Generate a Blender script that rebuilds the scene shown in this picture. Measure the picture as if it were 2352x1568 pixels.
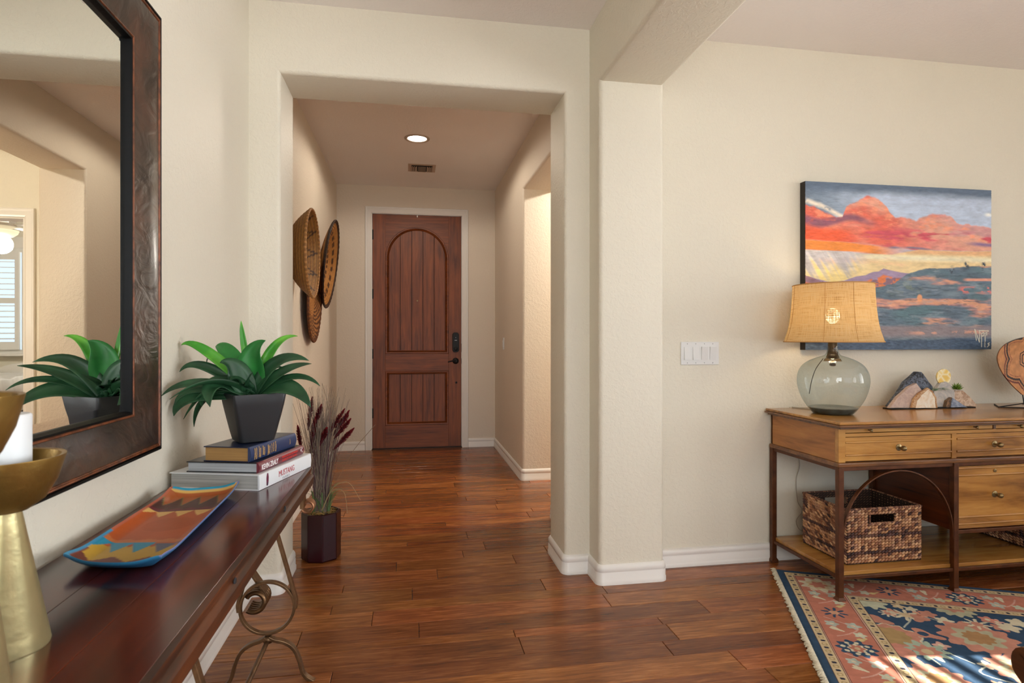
import bpy, bmesh, math, random
import numpy as np
from mathutils import Vector, Matrix
for o in list(bpy.data.objects): bpy.data.objects.remove(o, do_unlink=True)
SC = bpy.context.scene
COL = SC.collection
R = random.Random(7)
PI = math.pi

# ------------------------------------------------------------------ camera
TH = math.radians(9.83); CS, SN = math.cos(TH), math.sin(TH)
H, F = 1.143, 1366.0
cam = bpy.data.cameras.new('camera'); co = bpy.data.objects.new('camera', cam); COL.objects.link(co)
co.location = (0, 0, H); co.rotation_euler = (PI/2, 0, -TH)
cam.sensor_width = 36; cam.lens = 36*F/2352; cam.shift_y = -7/2352; cam.clip_start = 0.02
cam.dof.use_dof = True; cam.dof.focus_distance = 3.0; cam.dof.aperture_fstop = 8.0
SC.camera = co
# ------------------------------------------------------------------ world, sun, window light, added fill, exposure
w = bpy.data.worlds.new('world'); SC.world = w; w.use_nodes = True
bg = w.node_tree.nodes['Background']; bg.inputs[0].default_value = (0.62, 0.78, 1.0, 1); bg.inputs[1].default_value = 1.6
def lamp(name, kind, loc, energy, col=(1, 1, 1), look=None, size=None, **k):
    l = bpy.data.lights.new(name, kind); l.energy = energy; l.color = col
    o = bpy.data.objects.new(name, l); COL.objects.link(o); o.location = loc
    if look is not None: o.rotation_euler = (Vector(look)).to_track_quat('-Z', 'Y').to_euler()
    if size:
        l.shape = 'RECTANGLE'; l.size, l.size_y = size
    for a, b in k.items(): setattr(l, a, b)
    return o
SUN = Vector((-1.0, 0.15, -0.75))
lamp('sun', 'SUN', (6, 0, 5), 28.0, (1.0, 0.93, 0.82), look=SUN, angle=math.radians(0.35))
lamp('window_daylight', 'AREA', (0.1, -2.9, 1.45), 72, (0.90, 0.96, 1.0), look=(0, 1, 0.22), size=(1.5, 2.0))
lamp('den_rear_daylight', 'AREA', (2.9, -2.9, 1.4), 9, (0.93, 0.97, 1.0), look=(0, 1, 0.35), size=(2.4, 1.9))
lamp('added_left_wall_fill', 'AREA', (4.5, -1.75, 1.4), 26, (0.93, 0.97, 1.0), look=(-1, 0.25, 0.12), size=(1.5, 1.5), spread=math.radians(110))  # added fill light that brightens the left wall
lamp('den_side_daylight', 'AREA', (4.5, 0.6, 1.4), 29, (0.95, 0.98, 1.0), look=(-1, 0, 0.08), size=(1.8, 1.5), spread=math.radians(80))
SC.view_settings.view_transform = 'Standard'; SC.view_settings.look = 'None'
SC.view_settings.exposure = 0.0; SC.view_settings.gamma = 1.0; SC.view_settings.use_curve_mapping = False
cy = SC.cycles
cy.use_denoising = True; cy.max_bounces = 8; cy.diffuse_bounces = 5; cy.glossy_bounces = 5; cy.transmission_bounces = 8
cy.sample_clamp_indirect = 4.0; cy.caustics_reflective = False; cy.caustics_refractive = False; cy.blur_glossy = 0.5

# ------------------------------------------------------------------ real positions from measured directions
def ray(px, py):
    u = (px-1176)/F; v = (777-py)/F
    return Vector((SN+u*CS, CS-u*SN, v))
def at_depth(px, py, D): r = ray(px, py); return Vector((r.x*D, r.y*D, H+r.z*D))
def on_z(px, py, z): r = ray(px, py); return at_depth(px, py, (z-H)/r.z)
def on_y(px, py, y): r = ray(px, py); return at_depth(px, py, y/r.y)
def on_x(px, py, x): r = ray(px, py); return at_depth(px, py, x/r.x)

# ------------------------------------------------------------------ materials
def lin(c):
    if isinstance(c, str): c = tuple(int(c[i:i+2], 16) for i in (0, 2, 4))
    return tuple(((x/255)/12.92 if x/255 <= .04045 else ((x/255+.055)/1.055)**2.4) for x in c)
def L4(c): return (*lin(c), 1)
def mat(name):
    m = bpy.data.materials.new(name); m.use_nodes = True
    nt = m.node_tree; return m, nt, nt.nodes['Principled BSDF']
def N(nt, t, **k):
    n = nt.nodes.new(t)
    for a, b in k.items():
        if a in n.inputs: n.inputs[a].default_value = b
        else: setattr(n, a, b)
    return n
def plain(name, c, rough=.5, metal=0., spec=.5, bump=0, bscale=200, var=0, vscale=8, coat=0):
    m, nt, p = mat(name)
    p.inputs['Base Color'].default_value = L4(c); p.inputs['Roughness'].default_value = rough
    p.inputs['Metallic'].default_value = metal; p.inputs['Specular IOR Level'].default_value = spec
    p.inputs['Coat Weight'].default_value = coat; p.inputs['Coat Roughness'].default_value = .08
    tc = N(nt, 'ShaderNodeTexCoord')
    if bump:
        n = N(nt, 'ShaderNodeTexNoise', Scale=bscale, Detail=4.0); b = N(nt, 'ShaderNodeBump', Strength=bump, Distance=.002)
        nt.links.new(tc.outputs['Object'], n.inputs['Vector']); nt.links.new(n.outputs[0], b.inputs['Height'])
        nt.links.new(b.outputs[0], p.inputs['Normal'])
    if var:
        n = N(nt, 'ShaderNodeTexNoise', Scale=vscale, Detail=5.0); mx = ramp(nt, n.outputs[0], [(.3, tuple(x*(1-var) for x in lin(c))), (.7, tuple(min(1, x*(1+var)) for x in lin(c)))], raw=True)
        nt.links.new(tc.outputs['Object'], n.inputs['Vector']); nt.links.new(mx.outputs[0], p.inputs['Base Color'])
    return m
def ramp(nt, src, stops, raw=False):
    r = nt.nodes.new('ShaderNodeValToRGB'); e = r.color_ramp.elements
    while len(e) < len(stops): e.new(.5)
    for i, (pos, c) in enumerate(stops):
        e[i].position = pos; e[i].color = (*c, 1) if raw else L4(c)
    nt.links.new(src, r.inputs[0]); return r
def attr_mat(name, rough=.6, bump=0, bscale=300, spec=.4, metal=0):
    m, nt, p = mat(name); a = N(nt, 'ShaderNodeAttribute', attribute_name='Col')
    nt.links.new(a.outputs['Color'], p.inputs['Base Color'])
    p.inputs['Roughness'].default_value = rough; p.inputs['Specular IOR Level'].default_value = spec; p.inputs['Metallic'].default_value = metal
    if bump:
        tc = N(nt, 'ShaderNodeTexCoord'); n = N(nt, 'ShaderNodeTexNoise', Scale=bscale, Detail=3.0); b = N(nt, 'ShaderNodeBump', Strength=bump, Distance=.002)
        nt.links.new(tc.outputs['Object'], n.inputs['Vector']); nt.links.new(n.outputs[0], b.inputs['Height']); nt.links.new(b.outputs[0], p.inputs['Normal'])
    return m
def wall_mat(name, c, bump=.36):
    m, nt, p = mat(name); p.inputs['Roughness'].default_value = .55; p.inputs['Specular IOR Level'].default_value = .3
    tc = N(nt, 'ShaderNodeTexCoord')
    n = N(nt, 'ShaderNodeTexNoise', Scale=55.0, Detail=3.0, Roughness=.55, Distortion=.6)
    nt.links.new(tc.outputs['Object'], n.inputs['Vector'])
    r = ramp(nt, n.outputs[0], [(.45, (0, 0, 0)), (.56, (1, 1, 1))], raw=True)
    b = N(nt, 'ShaderNodeBump', Strength=bump, Distance=.0016)
    nt.links.new(r.outputs[0], b.inputs['Height']); nt.links.new(b.outputs[0], p.inputs['Normal'])
    n2 = N(nt, 'ShaderNodeTexNoise', Scale=1.3, Detail=2.0); nt.links.new(tc.outputs['Object'], n2.inputs['Vector'])
    l = lin(c); q = ramp(nt, n2.outputs[0], [(.3, tuple(x*.975 for x in l)), (.7, tuple(min(1, x*1.02) for x in l))], raw=True)
    nt.links.new(q.outputs[0], p.inputs['Base Color'])
    return m
def wood(name, dark, mid, light, axis='X', scale=1.0, rough=.3, coat=0, perobj=False, bump=.15, gr=(3, 45), rp=(.36, .64)):
    m, nt, p = mat(name); p.inputs['Roughness'].default_value = rough; p.inputs['Coat Weight'].default_value = coat; p.inputs['Coat Roughness'].default_value = .12
    tc = N(nt, 'ShaderNodeTexCoord'); mp = N(nt, 'ShaderNodeMapping')
    s = [gr[1]*scale]*3; s['XYZ'.index(axis)] = gr[0]*scale; mp.inputs['Scale'].default_value = s
    vec = tc.outputs['Object']
    if perobj:
        oi = N(nt, 'ShaderNodeObjectInfo'); vm = N(nt, 'ShaderNodeVectorMath', operation='SCALE'); vm.inputs[0].default_value = (7, 13, 5)
        nt.links.new(oi.outputs['Random'], vm.inputs['Scale']); va = N(nt, 'ShaderNodeVectorMath', operation='ADD')
        nt.links.new(vec, va.inputs[0]); nt.links.new(vm.outputs[0], va.inputs[1]); vec = va.outputs[0]
    nt.links.new(vec, mp.inputs['Vector'])
    n1 = N(nt, 'ShaderNodeTexNoise', Scale=1.0, Detail=6.0, Roughness=.62, Distortion=.8); nt.links.new(mp.outputs[0], n1.inputs['Vector'])
    mp2 = N(nt, 'ShaderNodeMapping'); s2 = [7*scale]*3; s2['XYZ'.index(axis)] = 1.6*scale; mp2.inputs['Scale'].default_value = s2
    nt.links.new(vec, mp2.inputs['Vector'])
    n2 = N(nt, 'ShaderNodeTexNoise', Scale=1.0, Detail=4.0, Roughness=.55, Distortion=1.2); nt.links.new(mp2.outputs[0], n2.inputs['Vector'])
    ad = N(nt, 'ShaderNodeMath', operation='MULTIPLY_ADD'); ad.inputs[1].default_value = .55
    nt.links.new(n1.outputs[0], ad.inputs[0])
    m2 = N(nt, 'ShaderNodeMath', operation='MULTIPLY'); m2.inputs[1].default_value = .45; nt.links.new(n2.outputs[0], m2.inputs[0]); nt.links.new(m2.outputs[0], ad.inputs[2])
    fac = ad.outputs[0]
    r = ramp(nt, fac, [(rp[0], dark), (.5, mid), (rp[1], light)])
    out = r.outputs[0]
    if perobj:
        hs = N(nt, 'ShaderNodeHueSaturation'); mr = N(nt, 'ShaderNodeMapRange'); mr.inputs[3].default_value = .70; mr.inputs[4].default_value = 1.25
        nt.links.new(oi.outputs['Random'], mr.inputs[0]); nt.links.new(mr.outputs[0], hs.inputs['Value']); nt.links.new(out, hs.inputs['Color'])
        mh = N(nt, 'ShaderNodeMapRange'); mh.inputs[3].default_value = .499; mh.inputs[4].default_value = .512
        fr = N(nt, 'ShaderNodeMath', operation='FRACT'); ml = N(nt, 'ShaderNodeMath', operation='MULTIPLY'); ml.inputs[1].default_value = 7.31
        nt.links.new(oi.outputs['Random'], ml.inputs[0]); nt.links.new(ml.outputs[0], fr.inputs[0]); nt.links.new(fr.outputs[0], mh.inputs[0]); nt.links.new(mh.outputs[0], hs.inputs['Hue'])
        out = hs.outputs[0]
    nt.links.new(out, p.inputs['Base Color'])
    if bump:
        b = N(nt, 'ShaderNodeBump', Strength=bump, Distance=.0015); nt.links.new(fac, b.inputs['Height']); nt.links.new(b.outputs[0], p.inputs['Normal'])
    return m

M_WALL = wall_mat('wall_paint', 'E0DACA'); M_HALLWALL = wall_mat('hall_wall_paint', 'E0D5C5'); M_CEIL = wall_mat('ceiling_paint', 'F3EEEC', .25)
M_WHITE = plain('white_trim_paint', 'E9E6E1', .35); M_PLASTIC = plain('white_plastic', 'DCDCDA', .35)
M_FLOOR = wood('hickory_floor', '54280F', '854822', 'B47040', 'X', 1, .25, 0, True, .15, (7, 85), (.30, .70))
M_SUB = plain('dark_gap', '1B0C07', .8)
M_BLACK = plain('black_metal', '0C0B0C', .5, 0, .3); M_DARK = plain('dark_void', '060505', .9)
M_DOOR = wood('door_wood', '522408', '763A14', '8A481C', 'Z', 1, .5, 0, False, .2, (2.5, 60)); M_DOORH = wood('door_wood_rail', '522408', '763A14', '8A481C', 'X', 1, .5, 0, False, .2, (2.5, 60))
M_DOORDK = plain('door_groove_wood', '4A2010', .5)
M_TABLE = wood('table_wood', '1C0703', '4A1508', '702A10', 'Y', .8, .2, .15, False, .08, (2, 28)); M_TABLEE = wood('table_edge_wood', '1A0B06', '381A0B', '5C2E12', 'Y', 1, .45, .05, False, .2, (3, 50))
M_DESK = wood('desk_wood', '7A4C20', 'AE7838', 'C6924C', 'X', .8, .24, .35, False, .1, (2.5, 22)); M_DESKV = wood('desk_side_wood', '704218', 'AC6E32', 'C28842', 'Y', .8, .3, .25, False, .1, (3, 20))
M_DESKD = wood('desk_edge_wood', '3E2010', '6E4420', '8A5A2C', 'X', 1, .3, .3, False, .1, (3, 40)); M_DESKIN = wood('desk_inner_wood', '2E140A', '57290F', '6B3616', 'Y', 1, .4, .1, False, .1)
M_RUST = plain('rust_brown_metal', '5A3218', .38, .35, .5, .2, 300, .35, 25); M_IRON = plain('antique_bronze_iron', '6E5237', .32, .75, .5, .25, 250, .35, 30)
M_BRASS = plain('antique_brass', '8C7650', .3, .85); M_GOLD = plain('hammered_gold', 'D2C694', .36, .8, .5, .5, 45, .12, 12); M_GOLDD = plain('hammered_gold_inner', '8E7038', .38, .8, .5, .6, 60, .2, 20)
M_WAX = plain('white_wax', 'E6EBEE', .5)
M_POT = plain('matte_black_pot', '1C1D20', .48, 0, .5, .1, 400)
# ------------------------------------------------------------------ mesh helpers
class MB:
    def __init__(s): s.v = []; s.f = []; s.c = None
    def add(s, vs, fs):
        n = len(s.v); s.v += [tuple(x) for x in vs]; s.f += [tuple(i+n for i in f) for f in fs]; return s
    def box(s, x0, x1, y0, y1, z0, z1, M=None):
        vs = [Vector((x, y, z)) for z in (z0, z1) for y in (y0, y1) for x in (x0, x1)]
        if M is not None: vs = [M @ v for v in vs]
        return s.add(vs, [(0, 2, 3, 1), (4, 5, 7, 6), (0, 1, 5, 4), (2, 6, 7, 3), (0, 4, 6, 2), (1, 3, 7, 5)])
    def prism(s, poly, axis, a, b, M=None):   # poly of 2-D points, extruded on axis from a to b
        def P(p, t):
            v = {'x': (t, p[0], p[1]), 'y': (p[0], t, p[1]), 'z': (p[0], p[1], t)}[axis]
            return M @ Vector(v) if M is not None else Vector(v)
        n = len(poly); vs = [P(p, a) for p in poly]+[P(p, b) for p in poly]
        return s.add(vs, [tuple(range(n-1, -1, -1)), tuple(range(n, 2*n))]+[(i, (i+1) % n, n+(i+1) % n, n+i) for i in range(n)])
    def lathe(s, prof, n=32, M=None, cap=True, ph=0):    # prof [(r,z)]
        vs = []; fs = []
        for r, z in prof:
            for k in range(n):
                a = 2*PI*k/n+ph; v = Vector((r*math.cos(a), r*math.sin(a), z)); vs.append(M @ v if M is not None else v)
        for i in range(len(prof)-1):
            for k in range(n): fs.append((i*n+k, i*n+(k+1) % n, (i+1)*n+(k+1) % n, (i+1)*n+k))
        if cap: fs.append(tuple(range(n-1, -1, -1))); fs.append(tuple((len(prof)-1)*n+k for k in range(n)))
        return s.add(vs, fs)
    def tube(s, pts, r, n=8, closed=False, taper=None, up=None, sq=None):
        pts = [Vector(p) for p in pts]; m = len(pts); vs = []; fs = []
        u = None
        for i, p in enumerate(pts):
            t = (pts[(i+1) % m]-pts[i-1]) if closed else (pts[min(i+1, m-1)]-pts[max(i-1, 0)])
            t = t.normalized() if t.length > 0 else Vector((0, 0, 1))
            if up is not None: u = Vector(up)
            elif u is None: u = Vector((0, 0, 1)) if abs(t.z) < .9 else Vector((1, 0, 0))
            a = t.cross(u)
            if a.length < 1e-6: a = t.cross(Vector((.3, .8, .2)))
            a.normalize(); b = a.cross(t).normalized()
            if up is None: u = b
            rr = r[i] if isinstance(r, (list, tuple)) else r
            if sq:
                w_, h_ = sq
                for x, y in ((-w_, -h_), (w_, -h_), (w_, h_), (-w_, h_)): vs.append(p+a*x+b*y)
            else:
                for k in range(n): an = 2*PI*k/n; vs.append(p+(a*math.cos(an)+b*math.sin(an))*rr)
        if sq: n = 4
        for i in range(m if closed else m-1):
            j = (i+1) % m
            for k in range(n): fs.append((i*n+k, i*n+(k+1) % n, j*n+(k+1) % n, j*n+k))
        if not closed: fs.append(tuple(range(n-1, -1, -1))); fs.append(tuple((m-1)*n+k for k in range(n)))
        return s.add(vs, fs)
    def ball(s, c, r, n=10, m=6, sc=(1, 1, 1)):
        c = Vector(c); vs = []; fs = []
        for i in range(1, m):
            a = PI*i/m
            for k in range(n): b = 2*PI*k/n; vs.append(c+Vector((r*sc[0]*math.sin(a)*math.cos(b), r*sc[1]*math.sin(a)*math.sin(b), r*sc[2]*math.cos(a))))
        vs += [c+Vector((0, 0, r*sc[2])), c-Vector((0, 0, r*sc[2]))]
        for i in range(m-2):
            for k in range(n): fs.append((i*n+k, (i+1)*n+k, (i+1)*n+(k+1) % n, i*n+(k+1) % n))
        t = (m-1)*n
        for k in range(n): fs.append((t, k, (k+1) % n)); fs.append((t+1, (m-2)*n+(k+1) % n, (m-2)*n+k))
        return s.add(vs, fs)
    def build(s, name, m=None, parent=None, smooth=None, bevel=0, seg=2, kind=None, label=None, cols=None, fix=True, sub=0):
        me = bpy.data.meshes.new(name); me.from_pydata(s.v, [], s.f)
        if fix:
            bm = bmesh.new(); bm.from_mesh(me); bmesh.ops.recalc_face_normals(bm, faces=bm.faces); bm.to_mesh(me); bm.free()
        if cols is not None:
            ca = me.color_attributes.new('Col', 'FLOAT_COLOR', 'POINT'); a = np.ones((len(s.v), 4), np.float32); a[:, :3] = cols; ca.data.foreach_set('color', a.ravel())
        if smooth is not None:
            me.polygons.foreach_set('use_smooth', [True]*len(me.polygons))
            if smooth < 180: me.set_sharp_from_angle(angle=math.radians(smooth))
        me.update()
        return link(name, me, m, parent, bevel, seg, kind, label, sub)
def link(name, me, m=None, parent=None, bevel=0, seg=2, kind=None, label=None, sub=0):
    o = bpy.data.objects.new(name, me); COL.objects.link(o)
    if m: me.materials.append(m)
    if parent is not None:
        o.parent = parent; o.matrix_parent_inverse = base_matrix(parent).inverted()
    if bevel:
        b = o.modifiers.new('bevel', 'BEVEL'); b.width = bevel; b.segments = seg; b.limit_method = 'ANGLE'; b.angle_limit = math.radians(35)
        if smooth_ok(me): pass
    if sub:
        q = o.modifiers.new('sub', 'SUBSURF'); q.levels = q.render_levels = sub
    if kind: o['kind'] = kind
    if label: o['label'] = label
    return o
def smooth_ok(me): return True
def base_matrix(o):
    M = Matrix.LocRotScale(o.location, o.rotation_euler, o.scale)
    if o.parent: M = base_matrix(o.parent) @ o.matrix_parent_inverse @ M
    return M
def tag(o, label, cat, group=None):
    o['label'] = label; o['category'] = cat
    if group: o['group'] = group
    return o
def thing(name, label, cat, loc=(0, 0, 0), rz=0, group=None):
    o = bpy.data.objects.new(name, None); COL.objects.link(o); o.empty_display_size = .1
    o.location = loc; o.rotation_euler = (0, 0, rz); return tag(o, label, cat, group)
def struct(o): o['kind'] = 'structure'; return o
def copy_tree(o, parent=None):
    c = o.copy(); COL.objects.link(c)
    if parent is not None: c.parent = parent
    for ch in o.children: copy_tree(ch, c)
    return c
def Box(name, b, m, parent=None, bevel=0, seg=2, **k): return MB().box(*b).build(name, m, parent, bevel=bevel, seg=seg, **k)
def TR(loc, rz=0, rx=0, ry=0): return Matrix.Translation(Vector(loc)) @ Matrix.Rotation(rz, 4, 'Z') @ Matrix.Rotation(ry, 4, 'Y') @ Matrix.Rotation(rx, 4, 'X')
def bezier(a, b, c, n=12):
    a, b, c = Vector(a), Vector(b), Vector(c); return [a*(1-t)**2+b*2*t*(1-t)+c*t*t for t in [i/n for i in range(n+1)]]
def smoothline(pts, n=6):   # Catmull-Rom
    P = [Vector(p) for p in pts]; P = [P[0]*2-P[1]]+P+[P[-1]*2-P[-2]]; out = []
    for i in range(1, len(P)-2):
        for k in range(n):
            t = k/n; a, b, c, d = P[i-1:i+3]
            out.append(.5*((2*b)+(c-a)*t+(2*a-5*b+4*c-d)*t*t+(3*b-a-3*c+d)*t**3))
    out.append(P[-2]); return out
def text(name, s, size, M, m, parent, ext=.0003, align='LEFT', xs=1, shear=0, off=0):
    cu = bpy.data.curves.new(name, 'FONT'); cu.body = s; cu.size = size; cu.extrude = ext; cu.align_x = align; cu.shear = shear; cu.offset = off; cu.resolution_u = 2
    t = bpy.data.objects.new('tmp', cu); COL.objects.link(t); bpy.context.view_layer.update()
    me = bpy.data.meshes.new_from_object(t.evaluated_get(bpy.context.evaluated_depsgraph_get())); bpy.data.objects.remove(t)
    me.transform(M @ Matrix.Diagonal((xs, 1, 1, 1))); me.name = name; me.materials.clear()
    return link(name, me, m, parent)
# numpy value noise
def vnoise(x, y, seed=0):
    rs = np.random.RandomState(seed); T = rs.rand(64, 64); xi = np.floor(x).astype(int); yi = np.floor(y).astype(int); fx = x-xi; fy = y-yi
    fx = fx*fx*(3-2*fx); fy = fy*fy*(3-2*fy); g = lambda a, b: T[a % 64, b % 64]
    return (g(xi, yi)*(1-fx)+g(xi+1, yi)*fx)*(1-fy)+(g(xi, yi+1)*(1-fx)+g(xi+1, yi+1)*fx)*fy
def fbm(x, y, seed=0, o=4):
    s = 0; a = .5
    for i in range(o): s = s+a*vnoise(x*2**i, y*2**i, seed+i); a *= .5
    return s/(1-.5**o)

# ================================================================== SETTING
WT = 2.335; CZ = 2.65; HZ = 2.71
def bevel_edges(o, pred, width=.022, seg=5):
    bm = bmesh.new(); bm.from_mesh(o.data); bm.edges.ensure_lookup_table()
    es = [e for e in bm.edges if pred(e.verts[0].co, e.verts[1].co)]
    bmesh.ops.bevel(bm, geom=es, offset=width, segments=seg, profile=.5, affect='EDGES', clamp_overlap=True)
    bm.to_mesh(o.data); bm.free()
    o.data.polygons.foreach_set('use_smooth', [True]*len(o.data.polygons)); o.data.set_sharp_from_angle(angle=math.radians(30))
near = lambda a, b: abs(a-b) < 1e-4
# front wall (header, both jambs, den wall)
U = [(-1, 0), (-.567, 0), (-.567, WT), (.745, WT), (.745, 0), (4.85, 0), (4.85, 2.8), (-1, 2.8)]
wf = struct(MB().prism(U, 'y', 2.80, 3.11).build('wall_front', M_WALL))
def pf(a, b):
    if not near(a.y, b.y): return False
    if near(a.x, b.x) and (near(a.x, -.567) or near(a.x, .745)): return True
    return near(a.z, WT) and near(b.z, WT)
bevel_edges(wf, pf)
bw = struct(MB().prism([(2.81, 0), (2.65, 0), (2.65, WT+.005), (-3, WT+.005), (-3, 2.8), (2.81, 2.8)], 'x', .87, 1.19).build('wall_beam', M_WALL))
bevel_edges(bw, lambda a, b: near(a.x, b.x) and ((near(a.y, 2.65) and near(b.y, 2.65)) or (near(a.z, WT+.005) and near(b.z, WT+.005))))
# side walls
struct(Box('wall_left', (-.9, -.70, -3.2, 2.81, 0, 2.8), M_WALL))
struct(Box('wall_left', (-.92, -.724, 3.10, 6.5, 0, 2.8), M_HALLWALL))
hr = struct(MB().prism([(3.10, 0), (3.71, 0), (3.71, WT+.01), (4.70, WT+.01), (4.70, 0), (6.5, 0), (6.5, 2.8), (3.10, 2.8)], 'x', .90, 1.21).build('wall_right', M_HALLWALL))
bevel_edges(hr, lambda a, b: near(a.x, b.x) and ((near(a.y, b.y) and (near(a.y, 3.71) or near(a.y, 4.70))) or (near(a.z, WT+.01) and near(b.z, WT+.01))))
DX0, DX1, DZ = -.371, .544, 2.425
struct(MB().prism([(-.95, 0), (DX0-.02, 0), (DX0-.02, DZ+.02), (DX1+.02, DZ+.02), (DX1+.02, 0), (1.2, 0), (1.2, 2.8), (-.95, 2.8)], 'y', 6.25, 6.5).build('wall_back', M_HALLWALL))
# den right wall with window opening and an added opening for fill light, rear wall with windows
WY0, WY1, WZ0, WZ1 = -.35, 1.50, .80, 2.44
m_ = MB()
for b in ((4.6, 4.85, -3.2, -2.6, 0, 2.8), (4.6, 4.85, -1.0, WY0, 0, 2.8), (4.6, 4.85, -2.6, -1.0, 0, .7), (4.6, 4.85, -2.6, -1.0, 2.3, 2.8), (4.6, 4.85, WY1, 3.11, 0, 2.8), (4.6, 4.85, WY0, WY1, 0, WZ0), (4.6, 4.85, WY0, WY1, WZ1, 2.8)): m_.box(*b)
struct(m_.build('wall_den_side', M_WALL))
m_ = MB()
for b in ((-.9, -.65, -3.2, -3, 0, 2.8), (.87, 1.6, -3.2, -3, 0, 2.8), (4.2, 4.85, -3.2, -3, 0, 2.8), (1.6, 4.2, -3.2, -3, 0, .5), (1.6, 4.2, -3.2, -3, 2.4, 2.8), (-.65, .87, -3.2, -3, 2.55, 2.8)): m_.box(*b)
struct(m_.build('wall_rear', M_WALL))
# side corridor and bedroom
struct(Box('wall_corridor', (2.9, 3.1, 3.10, 5.0, 0, 2.8), M_WALL))
struct(MB().prism([(1.2, 0), (1.40, 0), (1.40, 2.03), (2.22, 2.03), (2.22, 0), (5.2, 0), (5.2, 2.8), (1.2, 2.8)], 'y', 4.90, 5.02).build('wall_bedroom_door', M_WALL))
struct(Box('wall_bedroom_left', (1.05, 1.21, 6.4, 8.8, 0, 2.8), M_WALL)); struct(Box('wall_bedroom_right', (5.0, 5.2, 4.9, 8.8, 0, 2.8), M_WALL))
bx0, bx1, bz0, bz1 = 2.75, 4.30, .95, 2.30
m_ = MB()
for b in ((1.05, bx0, 8.6, 8.8, 0, 2.8), (bx1, 5.2, 8.6, 8.8, 0, 2.8), (bx0, bx1, 8.6, 8.8, 0, bz0), (bx0, bx1, 8.6, 8.8, bz1, 2.8)): m_.box(*b)
struct(m_.build('wall_bedroom_window', M_WALL))
# ceilings
struct(Box('ceiling', (-.9, 4.85, -3.2, 2.9, CZ, CZ+.12), M_CEIL))
struct(Box('ceiling', (-.9, 1.0, 3.0, 6.4, HZ, HZ+.1), M_CEIL))
struct(Box('ceiling', (1.15, 5.2, 3.0, 8.8, CZ, CZ+.12), M_CEIL))
# floor: slab, individual planks
fl = struct(Box('floor', (-.9, 5.2, -3.2, 8.8, -.12, -.008), M_SUB))
def plank_mb(mb, x0, x1, y0, y1, c=.0016, g=.0008):
    x0 += g; x1 -= g; y0 += g; y1 -= g; vs = []
    for z, d in ((-.008, 0), (-c, 0), (0, c)):
        vs += [(x0+d, y0+d, z), (x1-d, y0+d, z), (x1-d, y1-d, z), (x0+d, y1-d, z)]
    fs = [(8, 9, 10, 11)]
    for i in (0, 4):
        for k in range(4): fs.append((i+k, i+(k+1) % 4, i+4+(k+1) % 4, i+4+k))
    mb.add(vs, fs)
def joints(a, b):
    x = a-R.uniform(0, .8); out = [a]
    while True:
        x += R.choice((.45, .6, .8, 1.0, 1.2, 1.35))
        if x > b-.12: break
        if x > a+.12: out.append(x)
    return out+[b]
yy = 1.55; wseq = [.127, .083, .127, .127, .102, .127, .057, .127, .127, .083]; k = 0
while yy < 6.3:
    wd = wseq[k % len(wseq)]; k += 1; y1 = min(yy+wd, 6.26)
    a, b = (-.70, 3.75) if y1 < 2.9 else (-.73, 1.22)
    js = joints(a, b)
    for x0, x1 in zip(js, js[1:]):
        mb = MB(); plank_mb(mb, x0, x1, yy, y1); mb.build('plank', M_FLOOR, fl, fix=False)
    yy = y1
    if y1 >= 6.26: break
mb = MB()
def fill(xa, xb, ya, yb):
    y = ya
    while y < yb-.01:
        y1 = min(y+.12, yb); js = joints(xa, xb)
        for x0, x1 in zip(js, js[1:]): plank_mb(mb, x0, x1, y, y1)
        y = y1
fill(-.70, 4.6, -3.0, 1.55); fill(3.75, 4.6, 1.55, 2.81); fill(1.22, 5.0, 3.05, 8.6)
M_FLOORB = wood('hickory_floor_far', '54280F', '854822', 'B47040', 'X', 1, .25, 0, False, .15, (7, 85), (.30, .70))
mb.build('far_planks', M_FLOORB, fl, fix=False, kind='stuff')

# baseboards
BP = [(0, 0), (.016, 0), (.016, .018), (.0135, .022), (.0135, .052), (.0115, .056), (.0115, .060), (.0135, .063), (.012, .080), (.006, .090), (0, .092)]
def rounded(path, r=.022, n=5):
    out = [path[0]]
    for a, b, c in zip(path, path[1:], path[2:]):
        a, b, c = Vector(a), Vector(b), Vector(c); d1 = (b-a).normalized(); d2 = (c-b).normalized(); cr = d1.x*d2.y-d1.y*d2.x
        if cr > 0:
            ce = b-d1*r+d2*r
            for i in range(n+1):
                t = PI/2*i/n; out.append(tuple(ce+(d1*math.sin(t)-d2*math.cos(t))*r))
        else: out.append(tuple(b))
    return out+[path[-1]]
def baseboard(name, path, z=0, prof=BP, rd=True):
    p = [Vector(q) for q in (rounded(path) if rd else path)]; n = len(prof); vs = []; fs = []
    for i, q in enumerate(p):
        d1 = (q-p[i-1]).normalized() if i else (p[1]-q).normalized(); d2 = (p[i+1]-q).normalized() if i < len(p)-1 else d1
        n1 = Vector((d1.y, -d1.x)); n2 = Vector((d2.y, -d2.x)); m = (n1+n2); m = m/max(1e-6, m.length_squared)*2
        for o, h in prof: vs.append((q.x+m.x*o, q.y+m.y*o, z+h))
    for i in range(len(p)-1):
        for k in range(n-1): fs.append((i*n+k, (i+1)*n+k, (i+1)*n+k+1, i*n+k+1))
    fs += [tuple(range(n)), tuple(range((len(p)-1)*n, len(p)*n))]
    return struct(MB().add(vs, fs).build(name, M_WHITE, smooth=50))
baseboard('baseboard_left', [(-.70, -3), (-.70, 2.80), (-.567, 2.80), (-.567, 3.11), (-.724, 3.11), (-.724, 6.25), (DX0-.072, 6.25)])
baseboard('baseboard_back', [(DX1+.072, 6.25), (.90, 6.25), (.90, 4.70), (1.21, 4.70), (1.21, 4.90), (1.335, 4.90)])
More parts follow.
